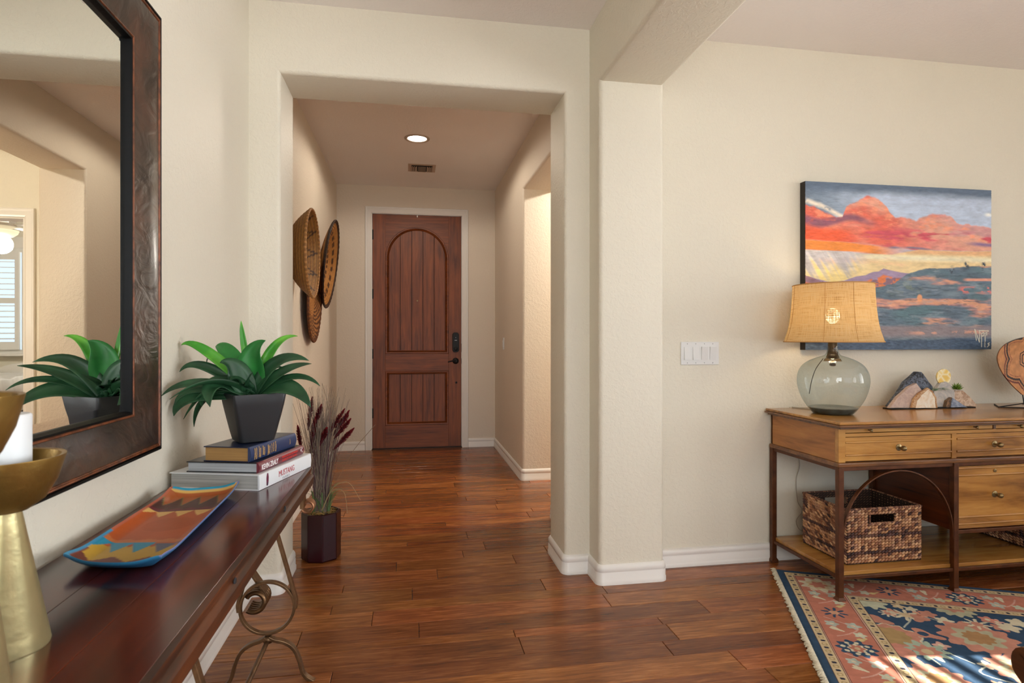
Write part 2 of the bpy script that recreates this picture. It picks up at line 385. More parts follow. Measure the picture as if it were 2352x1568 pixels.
baseboard('baseboard_right', [(2.9, 3.12), (1.21, 3.11), (1.21, 3.71), (.90, 3.71), (.90, 3.11), (.745, 3.11), (.745, 2.80), (.87, 2.80), (.87, 2.65), (1.19, 2.65), (1.19, 2.80), (4.6, 2.80)])
# door casings
CP = [(0, 0), (0, .012), (.012, .017), (.045, .012), (.05, .016), (.062, .016), (.066, .010), (.066, 0)]   # (outward from opening, proud of wall)
def casing(name, x0, x1, zt, y):
    pts = [(x0, 0, -1, 0), (x0, zt, -1, 1), (x1, zt, 1, 1), (x1, 0, 1, 0)]; vs = []; fs = []; n = len(CP)
    for x, z, sx, sz in pts:
        for o, h in CP: vs.append((x+sx*o, y-h, z+sz*o))
    for i in range(3):
        for k in range(n): fs.append((i*n+k, (i+1)*n+k, (i+1)*n+(k+1) % n, i*n+(k+1) % n))
    return struct(MB().add(vs, fs).build(name, M_WHITE, smooth=30))
casing('trim_1', DX0-.004, DX1+.004, DZ+.004, 6.25); casing('trim_2', 1.40, 2.22, 2.03, 4.90)
m_ = MB().box(DX0-.02, DX0, 6.25, 6.5, 0, DZ+.02).box(DX1, DX1+.02, 6.25, 6.5, 0, DZ+.02).box(DX0-.02, DX1+.02, 6.25, 6.5, DZ, DZ+.02); struct(m_.build('trim_3', M_WHITE))
m_ = MB().box(1.4003, 1.412, 4.895, 5.03, 0, 2.018).box(2.208, 2.2197, 4.895, 5.03, 0, 2.018).box(1.4003, 2.2197, 4.895, 5.03, 2.018, 2.0297); struct(m_.build('trim_4', M_WHITE))

# ------------------------------------------------------------------ front door
door = struct(Box('door_1', (DX0+.002, DX1-.002, 6.293, 6.31, .012, DZ-.003), M_DOORDK))   # core sheet behind the panels
PX0, PX1 = -.239, .410; pc = (PX0+PX1)/2; pr = (PX1-PX0)/2; SPR = 1.975; P1B = .985; P2B, P2T = .245, .805
yf, yb = 6.262, 6.294
Box('stile', (DX0+.002, PX0, yf, yb, .012, DZ-.003), M_DOOR, door, .002); Box('stile', (PX1, DX1-.002, yf, yb, .012, DZ-.003), M_DOOR, door, .002)
Box('rail', (PX0, PX1, yf, yb, .012, P2B), M_DOORH, door, .001); Box('rail', (PX0, PX1, yf, yb, P2T, P1B), M_DOORH, door, .001)
arc = [(pc+pr*math.cos(a), SPR+pr*math.sin(a)) for a in [PI*i/28 for i in range(29)]]
MB().prism(arc+[(PX0, DZ-.003), (PX1, DZ-.003)], 'y', yf, yb).build('arched_rail', M_DOORH, door)
def ring(name, outline, w1, h1, m, parent, y=yf):     # moulding following a closed outline (x,z); inward offset
    n = len(outline); prof = [(0, 0), (.004, -h1), (w1*.45, -h1*.8), (w1*.6, .004), (w1*.8, -h1*.3), (w1, .012)]
    vs = []; fs = []; cx = sum(p[0] for p in outline)/n
    for i, p in enumerate(outline):
        a = Vector(outline[i-1]); b = Vector(p); c = Vector(outline[(i+1) % n]); d1 = (b-a).normalized(); d2 = (c-b).normalized()
        n1 = Vector((-d1.y, d1.x)); n2 = Vector((-d2.y, d2.x)); q = n1+n2; q = q/q.length_squared*2
        for o, h in prof: vs.append((b.x+q.x*o, y+h, b.y+q.y*o))
    k_ = len(prof)
    for i in range(n):
        for k in range(k_-1): fs.append((i*k_+k, ((i+1) % n)*k_+k, ((i+1) % n)*k_+k+1, i*k_+k+1))
    return MB().add(vs, fs).build(name, m, parent, smooth=35)
ring('moulding', [(PX0, P1B), (PX1, P1B)]+arc, .034, .008, M_DOORH, door)
ring('moulding', [(PX0, P2B), (PX1, P2B), (PX1, P2T), (PX0, P2T)], .034, .008, M_DOORH, door)
inset = .034; xs = [PX0+inset+(PX1-PX0-2*inset)*i/5 for i in range(6)]; ri = pr-inset
for i in range(5):
    a, b = xs[i]+.0028, xs[i+1]-.0028
    top = [(x, SPR+math.sqrt(max(0, ri*ri-(x-pc)**2))) for x in [b+(a-b)*t/6 for t in range(7)]]
    MB().prism([(a, P1B+inset-.01), (b, P1B+inset-.01)]+top, 'y', yf+.011, yb).build('plank', M_DOOR, door, bevel=.002)
    Box('plank', (a, b, yf+.011, yb, P2B+inset-.01, P2T-inset+.01), M_DOOR, door, .002)
Box('door_sweep', (DX0, DX1, 6.255, 6.30, 0, .014), plain('bronze_threshold', '2A1B12', .5, .4), door, .002)
Box('threshold', (DX0-.005, DX1+.005, 6.235, 6.46, -.004, .008), plain('bronze_threshold_plate', '3A2415', .5, .4), door, .002)
for z in (2.21, 1.60, .985, .375):
    MB().tube([(DX0-.001, 6.258, z-.05), (DX0-.001, 6.258, z+.05)], .0075, 10).box(DX0-.004, DX0+.012, 6.258, 6.263, z-.05, z+.05).build('hinge', M_BLACK, door, smooth=40)
lk = MB().prism([(.449, 1.02), (.463, 1.0), (.503, 1.0), (.517, 1.02), (.517, 1.185), (.503, 1.205), (.463, 1.205), (.449, 1.185)], 'y', 6.235, 6.262).build('keypad_lock', M_BLACK, door, bevel=.004)
MB().lathe([(.022, 0), (.022, .012), (.018, .015)], 24, TR((.483, 6.236, 1.035), 0, PI/2)).build('thumb_turn', M_BLACK, lk, smooth=40)
MB().lathe([(.003, 0), (.003, .003)], 12, TR((.483, 6.236, 1.152), 0, PI/2)).box(.471, .495, 6.233, 6.2355, 1.121, 1.126).build('lock_mark', plain('silver_print', 'C8CCD0', .4), lk)
hd = MB().lathe([(.033, 0), (.033, .006), (.028, .012), (.014, .016), (.012, .045)], 28, TR((.483, 6.262, .907), 0, PI/2)).build('door_lever', M_BLACK, door, smooth=40)
MB().tube(smoothline([(.483, 6.22, .907), (.455, 6.216, .909), (.43, 6.218, .905), (.40, 6.222, .897)], 5), [.009]*6+[.0075]*6+[.006]*4, 10).build('lever_arm', M_BLACK, hd, smooth=60)
MB().lathe([(.011, 0), (.011, .004), (.006, .006)], 16, TR((.49, 6.262, .68), 0, PI/2)).build('lock_bolt_cap', M_BLACK, door, smooth=40)
MB().lathe([(.008, 0), (.008, .004), (.004, .005)], 16, TR((pc, 6.273, 1.536), 0, PI/2)).build('peephole', M_BRASS, door, smooth=40)
Box('strike_plate', (DX1-.003, DX1+.003, 6.252, 6.27, 1.0, 1.09), M_BLACK, door, .001); Box('strike_plate', (DX1-.003, DX1+.003, 6.252, 6.27, .875, .935), M_BLACK, door, .001)
Box('alarm_contact', (.08, .09, 6.245, 6.262, 2.40, 2.42), M_WHITE, door, .001)

# ------------------------------------------------------------------ windows with shutters
M_SHUT = plain('shutter_white', 'E8E8E6', .4)
def shutter_x(name, x, y0, y1, z0, z1, pitch, tilt, wd, npan, mid=True):
    """louvred shutter in a plane x = const; panels along y"""
    wn = struct(MB().box(x-.03, x+.03, y0, y0+.04, z0, z1).box(x-.03, x+.03, y1-.04, y1, z0, z1).box(x-.03, x+.03, y0+.04, y1-.04, z0, z0+.04).box(x-.03, x+.03, y0+.04, y1-.04, z1-.04, z1).build(name, M_SHUT))
    wp = (y1-y0-.08)/npan
    for p in range(npan):
        a = y0+.04+p*wp+.002; b = a+wp-.004; st = .045
        MB().box(x-.014, x+.014, a, a+st, z0+.04, z1-.04).box(x-.014, x+.014, b-st, b, z0+.04, z1-.04).box(x-.014, x+.014, a+st, b-st, z0+.04, z0+.10).box(x-.014, x+.014, a+st, b-st, z1-.10, z1-.04).build('shutter_frame', M_SHUT, wn, bevel=.002)
        z = z0+.10+pitch*.6
        while z < z1-.10-pitch*.4:
            MB().box(-wd/2, wd/2, a+st+.002, b-st-.002, -.0045, .0045, TR((x, 0, z), 0, 0, tilt)).build('louvre', M_SHUT, wn); z += pitch
    return wn
shutter_x('window_1', 4.66, WY0, WY1, WZ0, WZ1, .058, math.radians(-18), .063, 3)
shutter_x('added_window_5', 4.66, -2.6, -1.0, .7, 2.3, .058, math.radians(10), .063, 2)  # unseen window, added to go with the left wall fill light
M_GLASS, nt_, p_ = mat('window_glass'); p_.inputs['Transmission Weight'].default_value = 1; p_.inputs['Roughness'].default_value = 0; p_.inputs['IOR'].default_value = 1.02; p_.inputs['Specular IOR Level'].default_value = .1
def sash_y(name, y, x0, x1, z0, z1, nx, nz, glass=True):
    wn = struct(MB().box(x0, x0+.05, y-.03, y+.03, z0, z1).box(x1-.05, x1, y-.03, y+.03, z0, z1).box(x0+.05, x1-.05, y-.03, y+.03, z0, z0+.05).box(x0+.05, x1-.05, y-.03, y+.03, z1-.05, z1).build(name, M_SHUT))
    for i in range(1, nx): xx = x0+(x1-x0)*i/nx; Box('muntin', (xx-.012, xx+.012, y-.012, y+.012, z0, z1), M_SHUT, wn)
    for i in range(1, nz): zz = z0+(z1-z0)*i/nz; Box('muntin', (x0, x1, y-.012, y+.012, zz-.012, zz+.012), M_SHUT, wn)
    return wn
sash_y('window_2', -3.1, 1.6, 4.2, .5, 2.4, 4, 3); sash_y('window_3', -3.1, -.65, .87, 0, 2.55, 2, 1)
# bedroom window: frame, shutter louvres along x
w4 = sash_y('window_4', 8.62, bx0, bx1, bz0, bz1, 2, 1)
for (a, b) in ((bx0+.05, (bx0+bx1)/2-.015), ((bx0+bx1)/2+.015, bx1-.05)):
    MB().box(a, a+.05, 8.56, 8.59, bz0+.05, bz1-.05).box(b-.05, b, 8.56, 8.59, bz0+.05, bz1-.05).box(a+.05, b-.05, 8.56, 8.59, bz0+.05, bz0+.15).box(a+.05, b-.05, 8.56, 8.59, bz1-.15, bz1-.05).box(a+.05, b-.05, 8.56, 8.59, (bz0+bz1)/2-.035, (bz0+bz1)/2+.035).build('shutter_frame', M_SHUT, w4)
    z = bz0+.19
    while z < bz1-.17:
        if abs(z-(bz0+bz1)/2) > .06: MB().box(a+.05, b-.05, -.038, .038, -.005, .005, TR((0, 8.575, z), 0, math.radians(8))).build('louvre', M_SHUT, w4)
        z += .07
m_ = MB().box(bx0-.09, bx0, 8.58, 8.6, bz0-.09, bz1+.14).box(bx1, bx1+.09, 8.58, 8.6, bz0-.09, bz1+.14).box(bx0, bx1, 8.58, 8.6, bz1, bz1+.14).box(bx0-.1, bx1+.1, 8.52, 8.6, bz0-.03, bz0); struct(m_.build('trim_5', M_WHITE))
# ================================================================== HALL OBJECTS
# downlight, vent, switches
def emis(name, c, s):
    m, nt, p = mat(name); p.inputs['Emission Color'].default_value = L4(c); p.inputs['Emission Strength'].default_value = s; p.inputs['Base Color'].default_value = (0, 0, 0, 1); return m
def downlight(x, y, z, label, power, col=(1, .78, .55)):
    t = thing('downlight', label, 'ceiling light', (x, y, z))
    MB().lathe([(.099, 0), (.097, -.005), (.078, -.006), (.074, -.001), (.074, .0)], 40, Matrix.Translation((x, y, z)), cap=False).build('trim_ring', plain('downlight_ring', 'B8A898', .4), t, smooth=60)
    MB().lathe([(.073, -.0015), (.001, -.0015)], 40, Matrix.Translation((x, y, z)), cap=False).build('lens', emis('lens_glow', 'FFF6E6', 9), t)
    l = lamp('downlight_beam', 'SPOT', (x, y, z-.02), power, col, look=(0, 0, -1), spot_size=math.radians(172), spot_blend=.25, shadow_soft_size=.06); return t
downlight(.063, 4.72, HZ, 'lit round recessed ceiling light above the hall to the front door', 34, (1, .87, .72))
downlight(2.0, 4.05, CZ, 'round recessed ceiling light above the side corridor', 165, (1, .90, .78))
v = thing('air_vent', 'small beige ceiling air vent near the front door', 'vent', (.117, 5.53, HZ))
vx0, vx1, vy0, vy1 = -.007, .241, 5.41, 5.65; M_VENT = plain('vent_metal', 'B7A08C', .45)
MB().prism([(vx0, vy0), (vx1, vy0), (vx1, vy1), (vx0, vy1)], 'z', HZ-.004, HZ-.0005).build('vent_plate', M_VENT, v, bevel=.001)
Box('vent_core', (vx0+.03, vx1-.03, vy0+.03, vy1-.03, HZ-.0062, HZ-.004), M_DARK, v)
for i in range(7): MB().box(-.036, .036, -.011, .011, -.0008, .0008, TR((.117, vy0+.045+i*.025, HZ-.012), 0, math.radians(38))).build('slat', M_VENT, v)
for s in (-1, 1):
    for i in range(3): MB().box(-.010, .010, -.075, .075, -.0008, .0008, TR((.117+s*(.052+i*.018), (vy0+vy1)/2, HZ-.012), 0, 0, s*math.radians(40))).build('slat', M_VENT, v)
# light switches
def rocker(parent, c, ax, flip):
    pass
s4 = thing('light_switch', 'white four-gang light switch plate on the beige wall left of the painting', 'light switch', (1.447, 2.80, 1.068))
SX0, SX1, SZ0, SZ1 = 1.344, 1.550, 1.010, 1.126
MB().prism([(SX0, SZ0), (SX1, SZ0), (SX1, SZ1), (SX0, SZ1)], 'y', 2.793, 2.80).build('wall_plate', M_PLASTIC, s4, bevel=.003)
for i in range(4):
    cx = SX0+.034+i*.046; up = i < 2; zc = (SZ0+SZ1)/2
    a, b = (2.7915, 2.7855) if up else (2.7855, 2.7915)   # tilt
    r_ = MB().add([(cx-.0165, a, zc+.033), (cx+.0165, a, zc+.033), (cx+.0165, b, zc-.033), (cx-.0165, b, zc-.033), (cx-.0165, 2.7935, zc+.033), (cx+.0165, 2.7935, zc+.033), (cx+.0165, 2.7935, zc-.033), (cx-.0165, 2.7935, zc-.033)],
                  [(0, 1, 2, 3), (4, 7, 6, 5), (0, 4, 5, 1), (1, 5, 6, 2), (2, 6, 7, 3), (3, 7, 4, 0)]).build('rocker', M_PLASTIC, s4)
    for zz in (zc+.048, zc-.048): MB().lathe([(.0028, 0), (.002, .001)], 12, TR((cx, 2.7932, zz), 0, PI/2)).build('screw', plain('screw_grey', '9C9C9C', .4), s4)
s1 = thing('light_switch', 'small white single light switch on the right hall wall near the door', 'light switch', (.90, 5.4, 1.1))
pz0, pz1 = 1.035, 1.15; py_ = on_x(1157, 790, .90).y
MB().prism([(py_-.036, pz0), (py_+.036, pz0), (py_+.036, pz1), (py_-.036, pz1)], 'x', .893, .90).build('wall_plate', M_PLASTIC, s1, bevel=.002)
MB().prism([(py_-.016, pz0+.025), (py_+.016, pz0+.025), (py_+.016, pz1-.025), (py_-.016, pz1-.025)], 'x', .888, .893).build('rocker', M_PLASTIC, s1, bevel=.001)

# woven baskets on the hall wall
M_COIL = attr_mat('woven_coil', .6, 1.0, 220)
def coil(name, label, C, r, depth, rot, pattern, coils, rimcol, lip=.010, back=.7, basec=('9A6B3A', '7B5128')):
    """round coiled basket, axis local z = opening direction"""
    M = Matrix.Translation(C) @ rot
    t = thing(name, label, 'basket', C)
    n = 132; vs = []; cols = []; ro = lambda s: r*(back*.25+ (1-back*.25)*s)
    # inner surface from centre to rim, then outer back to centre; scalloped coils
    prof = []
    for i in range(coils*4+1):
        s = i/(coils*4); prof.append((max(.0015, r*s), -depth*(1-s**2.6) if depth > .08 else -depth*(1-s**2), s, 0, abs(math.sin(PI*s*coils))))
    for i in range(coils*4, -1, -1):
        s = i/(coils*4); prof.append((max(.0015, r*s+(lip if s > .99 else 0)*.2), (-depth*(1-s**2.6) if depth > .08 else -depth*(1-s**2))-.010, s, 1, abs(math.sin(PI*s*coils))))
    c1, c2 = np.array(lin(basec[0])), np.array(lin(basec[1]))
    for j, (rr, zz, s, side, sc) in enumerate(prof):
        for k in range(n):
            a = 2*PI*k/n; st = .5+.5*math.sin(a*66+math.floor(s*coils)*PI)
            bump = .0045*sc*(.65+.35*st); zq = zz+(bump if side == 0 else -bump)
            vs.append(M @ Vector((rr*math.cos(a), rr*math.sin(a), zq)))
            c = c1*(.72+.5*st)*(.55+.45*sc) if R.random() < .8 else c2*(.8+.4*st)
            d = pattern(s, a, side)
            if d is not None: c = np.array(lin(d))*(.7+.5*st)*(.6+.4*sc)
            cols.append(c)
    fs = []
    for j in range(len(prof)-1):
        for k in range(n): fs.append((j*n+k, j*n+(k+1) % n, (j+1)*n+(k+1) % n, (j+1)*n+k))
    MB().add(vs, fs).build('woven_bowl', M_COIL, t, smooth=60, cols=np.array(cols))
    rv = [M @ Vector((r*math.cos(2*PI*k/180), r*math.sin(2*PI*k/180), -.003+.0012*math.sin(k*PI/2))) for k in range(180)]
    mb = MB().tube(rv, lip*.75, 8, closed=True); cc = np.array([np.array(lin(rimcol))*(.7+.6*(i//8 % 3 == 0)) for i in range(len(mb.v))]); mb.build('rim', M_COIL, t, smooth=60, cols=cc); return t
RX = Matrix.Rotation(PI/2, 4, 'Y')      # local z -> +X
def zig(s, a, side):
    if side == 1: return None
    if .50 < s < .97:
        f = (a/(2*PI)*11) % 1; tri = abs(f*2-1)
        if abs((s-.55)/.38-tri) < .09: return '3A2113'
    return None
def zig2(s, a, side):
    if s > .93: return '3B2010'
    f = (a/(2*PI)*22) % 1; g = (s*9) % 1
    return '4A2812' if (.40 < s < .5 or .68 < s < .78) and f < .55 else None
def fan(s, a, side):
    f = (a/(2*PI)*26+s*.6) % 1; g = (s*8) % 1
    if s > .93: return '5A3016'
    return '4A2210' if s > .3 and (f < .45) != (g < .5) and s > .38 else None
coil('wall_basket', 'deep golden-brown woven basket on the hall wall, nearest of three, with dark zigzag lines inside', Vector((-.572, 3.76, 1.657)), .265, .135, RX, zig, 17, 'A47440', basec=('96692F', '7A5124'))
coil('wall_basket', 'dark-rimmed coiled basket on the hall wall, farthest of three', Vector((-.605, 4.893, 1.73)), .345, .075, Matrix.Rotation(math.radians(7), 4, 'Y') @ RX, zig2, 20, '2E1A0E', basec=('B07A3E', '8E5C2A'))
coil('wall_basket', 'shallow woven tray with dark fan pattern hanging lowest of the wall baskets', Vector((-.668, 4.50, 1.415)), .297, .03, Matrix.Rotation(math.radians(2), 4, 'Y') @ RX, fan, 16, '6A3C1C', basec=('B07840', '915E2C'))

# ------------------------------------------------------------------ potted grass
VX, VY = -.452, 3.235
g = thing('potted_grass', 'tall dry grass with burgundy plumes in an octagonal dark red vase beside the hall opening', 'plant', (VX, VY, 0))
M_VASE = plain('burgundy_glaze', '2C0810', .25, 0, .35)
MB().lathe([(.093, 0), (.1, .006), (.1, .238), (.096, .244), (.086, .244), (.084, .22), (.002, .218)], 8, TR((VX, VY, 0), math.radians(12))).build('vase', M_VASE, g, bevel=.004)
mb = MB()
for i in range(160):
    a = R.uniform(0, 2*PI); r = R.uniform(0, .078); p = Vector((VX+r*math.cos(a), VY+r*math.sin(a), .224+R.uniform(0, .02))); d = Vector((R.uniform(-1, 1), R.uniform(-1, 1), R.uniform(-.1, .3)))*.022
    mb.tube([p-d, p+Vector((0, 0, .006)), p+d], .0012, 4)
mb.build('raffia_moss', plain('raffia', 'A8854A', .8), g, kind='stuff')
def blades(n, spread, h0, h1, wdt, droop, m, name, base=.03, zb=.225, seg=7, lean=0, rad=0):
    mb = MB()
    for i in range(n):
        a = R.uniform(0, 2*PI); s = R.uniform(.1, 1)*spread; h = R.uniform(h0, h1); b0 = Vector((VX+R.uniform(-base, base), VY+R.uniform(-base, base), zb))
        dx, dy = math.cos(a)*s+lean*.5, math.sin(a)*s*.7; pts = []
        for k in range(seg+1):
            t = k/seg; z = h*(t-droop*t**2.5*(.5+s)); pts.append(b0+Vector((dx*t**1.4, dy*t**1.4, z)))
        if pts[-1].x < -.70: continue
        if rad: mb.tube(pts, [rad*(1-.6*k/seg) for k in range(seg+1)], 3); continue
        vs = []; nn = Vector((math.cos(a+PI/2), math.sin(a+PI/2), 0))
        for k, p in enumerate(pts):
            wq = wdt*math.sin(PI*min(.97, .12+.85*k/seg)); q = Vector((0, -wq*.15, wq*.15)); vs += [p-nn*wq, p+nn*wq+q]
        mb.add(vs, [(2*k, 2*k+1, 2*k+3, 2*k+2) for k in range(seg)])
    return mb.build(name, m, g, kind='stuff', fix=False)
blades(230, .12, .42, .70, .0016, .06, plain('dry_grass', '857668', .7, var=.3, vscale=20), 'dry_stems', rad=.0013)
blades(90, .13, .35, .66, .0016, .1, plain('purple_grass', '54323E', .7, var=.2), 'purple_stems', rad=.0014)
blades(46, .16, .16, .26, .0036, .75, plain('green_blade', '5F7A4A', .6, var=.3, vscale=15), 'green_blades', base=.045)
for p in (((740, 880), (752, 925), (755, 960), (747, 1000), (742, 1060)), ((862, 975), (815, 1030), (790, 1075), (765, 1120), (748, 1170))):
    q = [at_depth(x, y, 3.08) for x, y in p]; MB().tube(smoothline(q, 6), .0012, 4).build('stray_stem', plain('stray_grass', '8A7660', .7), g)
for p in (((738, 1172), (765, 1120), (800, 1108), (828, 1148)), ((740, 1172), (762, 1128), (790, 1130), (798, 1178))):
    q = [at_depth(x, y, 3.04) for x, y in p]; MB().tube(smoothline(q, 6), .0014, 4).build('stray_stem', plain('pale_grass', 'A3906A', .7), g)
M_PLUME = attr_mat('burgundy_plume', .8)
for (tx, ty), (bx_, by_), dd in (((717, 914), (709, 975), 0), ((738, 931), (725, 969), -.03), ((721, 962), (714, 1035), .05), ((724, 960), (718, 1010), -.03), ((790, 941), (760, 988), 0), ((801, 944), (772, 990), .05), ((804, 963), (775, 998), -.04), ((811, 985), (774, 1024), -.06), ((798, 955), (778, 975), .08), ((750, 984), (738, 1014), -.05), ((742, 970), (743, 990), .06), ((684, 980), (691, 1027), .03), ((763, 975), (752, 1008), .07)):
    D = 3.1+dd; a = at_depth(tx, ty, D); b = at_depth(bx_, by_, D+.01); mb = MB(); cols = []
    ax = (a-b); ln = ax.length; axn = ax.normalized(); s1_ = axn.cross(Vector((0, 1, 0))).normalized(); s2_ = axn.cross(s1_)
    for i in range(420):
        t = R.random(); an = R.uniform(0, 2*PI); rad = .0155*math.sin(PI*min(.95, .15+.8*t)); c = b+axn*ln*t
        o_ = (s1_*math.cos(an)+s2_*math.sin(an)); tip = c+o_*rad+axn*.010; q = o_.cross(axn)*.0026
        mb.add([c-q, c+q, tip+q*.5, tip-q*.5], [(0, 1, 2, 3)]); cc = np.array(lin('7C0F1C'))*R.uniform(.5, 1.5); cols += [cc*.6, cc*.6, cc*1.3, cc*1.3]
    n0 = len(mb.v); mb.tube([b-axn*.03, b, a], [.0015, .009, .001], 6); cols += [np.array(lin('4A1018'))]*(len(mb.v)-n0)
    mb.build('plume', M_PLUME, g, cols=np.array(cols), fix=False)
    root = Vector((VX+R.uniform(-.03, .03), VY+R.uniform(-.03, .03), .225)); MB().tube([root, (root+b)/2+Vector((0, 0, .03)), b], .0014, 4).build('plume_stem', plain('plume_stem_brown', '6B5340', .7), g)

# ================================================================== CONSOLE TABLE
TZ = .705; TX0, TX1, TY0, TY1 = -.693, -.326, .42, 2.13
tb = thing('console_table', 'long dark-stained wooden console table on a bronze iron base below the mirror', 'table', (-.51, 1.28, 0))
prof = [(0, 0), (0, -.003), (-.002, -.005), (-.006, -.024), (.000, -.028), (.004, -.034), (.002, -.060), (-.006, -.072), (-.010, -.080)]   # (outward, down) moulded edge
# planks of the top
gx = [TX0, TX0+.125, TX0+.24, TX1-.012]
for i in range(3): Box('top_plank', (gx[i]+.0003, gx[i+1]-.0003, TY0+.04, TY1-.045, TZ-.024, TZ), M_TABLE, tb, .0008)
Box('end_board', (TX0, TX1-.012, TY1-.0445, TY1-.001, TZ-.024, TZ), wood('table_end_wood', '220A04', '521C0B', '7A3214', 'X', .8, .16, .4, False, .08, (2, 28)), tb, .0008)
Box('end_board', (TX0, TX1-.012, TY0+.001, TY0+.0395, TZ-.024, TZ), M_TABLE, tb, .0008)
vs = []; path = [(TX0, TY0), (TX1, TY0), (TX1, TY1), (TX0, TY1)]; n = len(prof); off = [(0, -1), (1, -1), (1, 1), (0, 1)]
for (x, y), (ox, oy) in zip(path, off):
    for o_, z in prof+[(-.03, -.080), (-.014, -.001), (-.012, 0)]: vs.append((x+ox*o_ if ox else x, y+oy*o_, TZ+z))
n = len(prof)+3; fs = [(i*n+k, (i+1)*n+k, (i+1)*n+(k+1) % n, i*n+(k+1) % n) for i in range(3) for k in range(n)]
MB().add(vs, fs).build('moulded_edge', M_TABLEE, tb, smooth=35)
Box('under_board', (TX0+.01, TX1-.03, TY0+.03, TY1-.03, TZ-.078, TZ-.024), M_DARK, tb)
for px, py in ((655, 1168), (540, 1335)):
    q = on_x(px, py, TX1-.001); MB().ball(q, .007, 10, 6, (.3, 1.2, 1.2)).build('nail_head', plain('forged_nail', '34353A', .5, .5), tb, smooth=60)
def trestle(Y, full=True):
    P = lambda x, y: on_y(x, y, 2.08)
    def S(p): q = p.copy(); q.y = Y; return q
    rc = Vector((-.462, Y, .252)); rr = .085
    ir = dict(m=M_IRON, parent=tb, smooth=50)
    MB().tube([rc+Vector((rr*math.cos(2*PI*k/48), 0, rr*math.sin(2*PI*k/48))) for k in range(48)], 0, closed=True, up=(0, 1, 0), sq=(.0045, .0095)).build('ring', M_IRON, tb, bevel=.002)
    for s in (1, -1):
        mir = lambda v: Vector((rc.x+s*(v.x-rc.x), v.y, v.z))
        bar = [S(P(611, 1139)), S(P(645, 1254)), S(P(672, 1348)), S(P(680, 1376)), S(P(679, 1395))]
        MB().tube(smoothline([mir(v) for v in bar], 5), 0, up=(0, 1, 0), sq=(.0055, .010)).build('side_bar', M_IRON, tb, bevel=.002)
        ft = [S(P(617, 1462)), S(P(630, 1468)), S(P(655, 1474)), S(P(675, 1488)), S(P(688, 1515)), S(P(697, 1545)), S(P(718, 1561)), S(P(745, 1567)), S(P(760, 1562))]
        MB().tube(smoothline([mir(v) for v in ft], 5), 0, up=(0, 1, 0), sq=(.0055, .011)).build('foot', M_IRON, tb, bevel=.002)
    MB().ball(S(P(616, 1468)), .016, 12, 8, (1.2, .8, .9)).build('collar', M_IRON, tb, smooth=60)
for Y in (2.08, 1.30, .55): trestle(Y)
MB().tube([Vector((-.462, .50, .14)), Vector((-.462, 2.085, .14))], .0075, 10).build('stretcher', M_IRON, tb, smooth=60)
def scroll(c, r, name, m, a0=-100, a1=200, wdt=.05):
    mb = MB()
    for j in range(5):
        y = c.y-wdt/2+wdt*j/4
        mb.tube([Vector((c.x+(r*(1-.25*k/22))*math.cos(math.radians(a0+(a1-a0)*k/22)), y, c.z+(r*(1-.25*k/22))*math.sin(math.radians(a0+(a1-a0)*k/22)))) for k in range(23)], wdt/8*1.15, 6)
    return mb.build(name, m, tb, smooth=60)
q = on_y(590, 1372, 2.12); scroll(Vector((q.x, 2.12, q.z)), .036, 'scroll', M_IRON, -130, 150, .06)
MB().tube(smoothline([Vector((q.x+.03, 2.12, q.z+.018)), Vector((q.x-.02, 2.12, q.z+.10)), Vector((-.53, 2.11, .42)), Vector((-.55, 2.08, .625))], 6), 0, up=(0, 1, 0), sq=(.004, .022)).build('scroll_strap', M_IRON, tb, bevel=.001)
q = on_y(708, 1160, 2.145); M_COP = plain('copper_scroll', 'A87858', .35, .7); scroll(Vector((q.x, 2.145, q.z)), .022, 'scroll', M_COP, -150, 120, .03)
MB().box(q.x-.02, q.x-.008, 2.10, 2.15, q.z, TZ-.05).build('scroll_bracket', M_IRON, tb)
q = on_y(717, 1102, 2.142); MB().ball(Vector((TX1-.012, 2.14, TZ-.042)), .009, 12, 8, (.7, .7, 1.3)).build('end_stud', M_COP, tb, smooth=60)

# ------------------------------------------------------------------ books
def book(name, label, corner, ang, wx, ly, z, th, covc, pagec, spine='round', pagem=None, sp=None):
    """corner: front spine corner; spine runs along local +y, pages extend to local -x"""
    t = thing(name, label, 'book', (corner[0], corner[1], z), ang, 'books stacked under the potted agave'); M = TR((corner[0], corner[1], z), ang)
    mc = plain(name+'_cover', covc, .3); ov = .004; ct = .003
    def bx(*b): return MB().box(*b, M)
    bx(-wx, -.003, 0, ly, 0, ct).build('cover', mc, t, bevel=.001); bx(-wx, -.003, 0, ly, th-ct, th).build('cover', mc if not isinstance(covc, tuple) else mc, t, bevel=.001)
    rb = .006 if spine == 'round' else .0015
    pr_ = [(-.004, 0), (0, .001)]+[(rb*math.sin(PI*k/8), th*k/8) for k in range(1, 8)]+[(0, th-.001), (-.004, th)]
    MB().prism([(x, zz) for x, zz in pr_], 'y', 0, ly, M).build('spine', plain(name+'_spine', sp, .3) if sp else mc, t, smooth=40)
    m, nt, p = mat(name+'_pages'); tc = N(nt, 'ShaderNodeTexCoord'); mp = N(nt, 'ShaderNodeMapping'); mp.inputs['Scale'].default_value = (4, 4, 900); nz = N(nt, 'ShaderNodeTexNoise', Scale=1.0, Detail=3.0)
    nt.links.new(tc.outputs['Object'], mp.inputs[0]); nt.links.new(mp.outputs[0], nz.inputs[0]); l = lin(pagec); rp = ramp(nt, nz.outputs[0], [(.3, tuple(x*.6 for x in l)), (.6, l)], raw=True); nt.links.new(rp.outputs[0], p.inputs['Base Color']); p.inputs['Roughness'].default_value = .7
    bx(-wx+ov, -.003, ov, ly-ov, ct, th-ct).build('pages', m, t)
    return t, M
A = math.radians(-16.7); A2 = math.radians(-15.2)
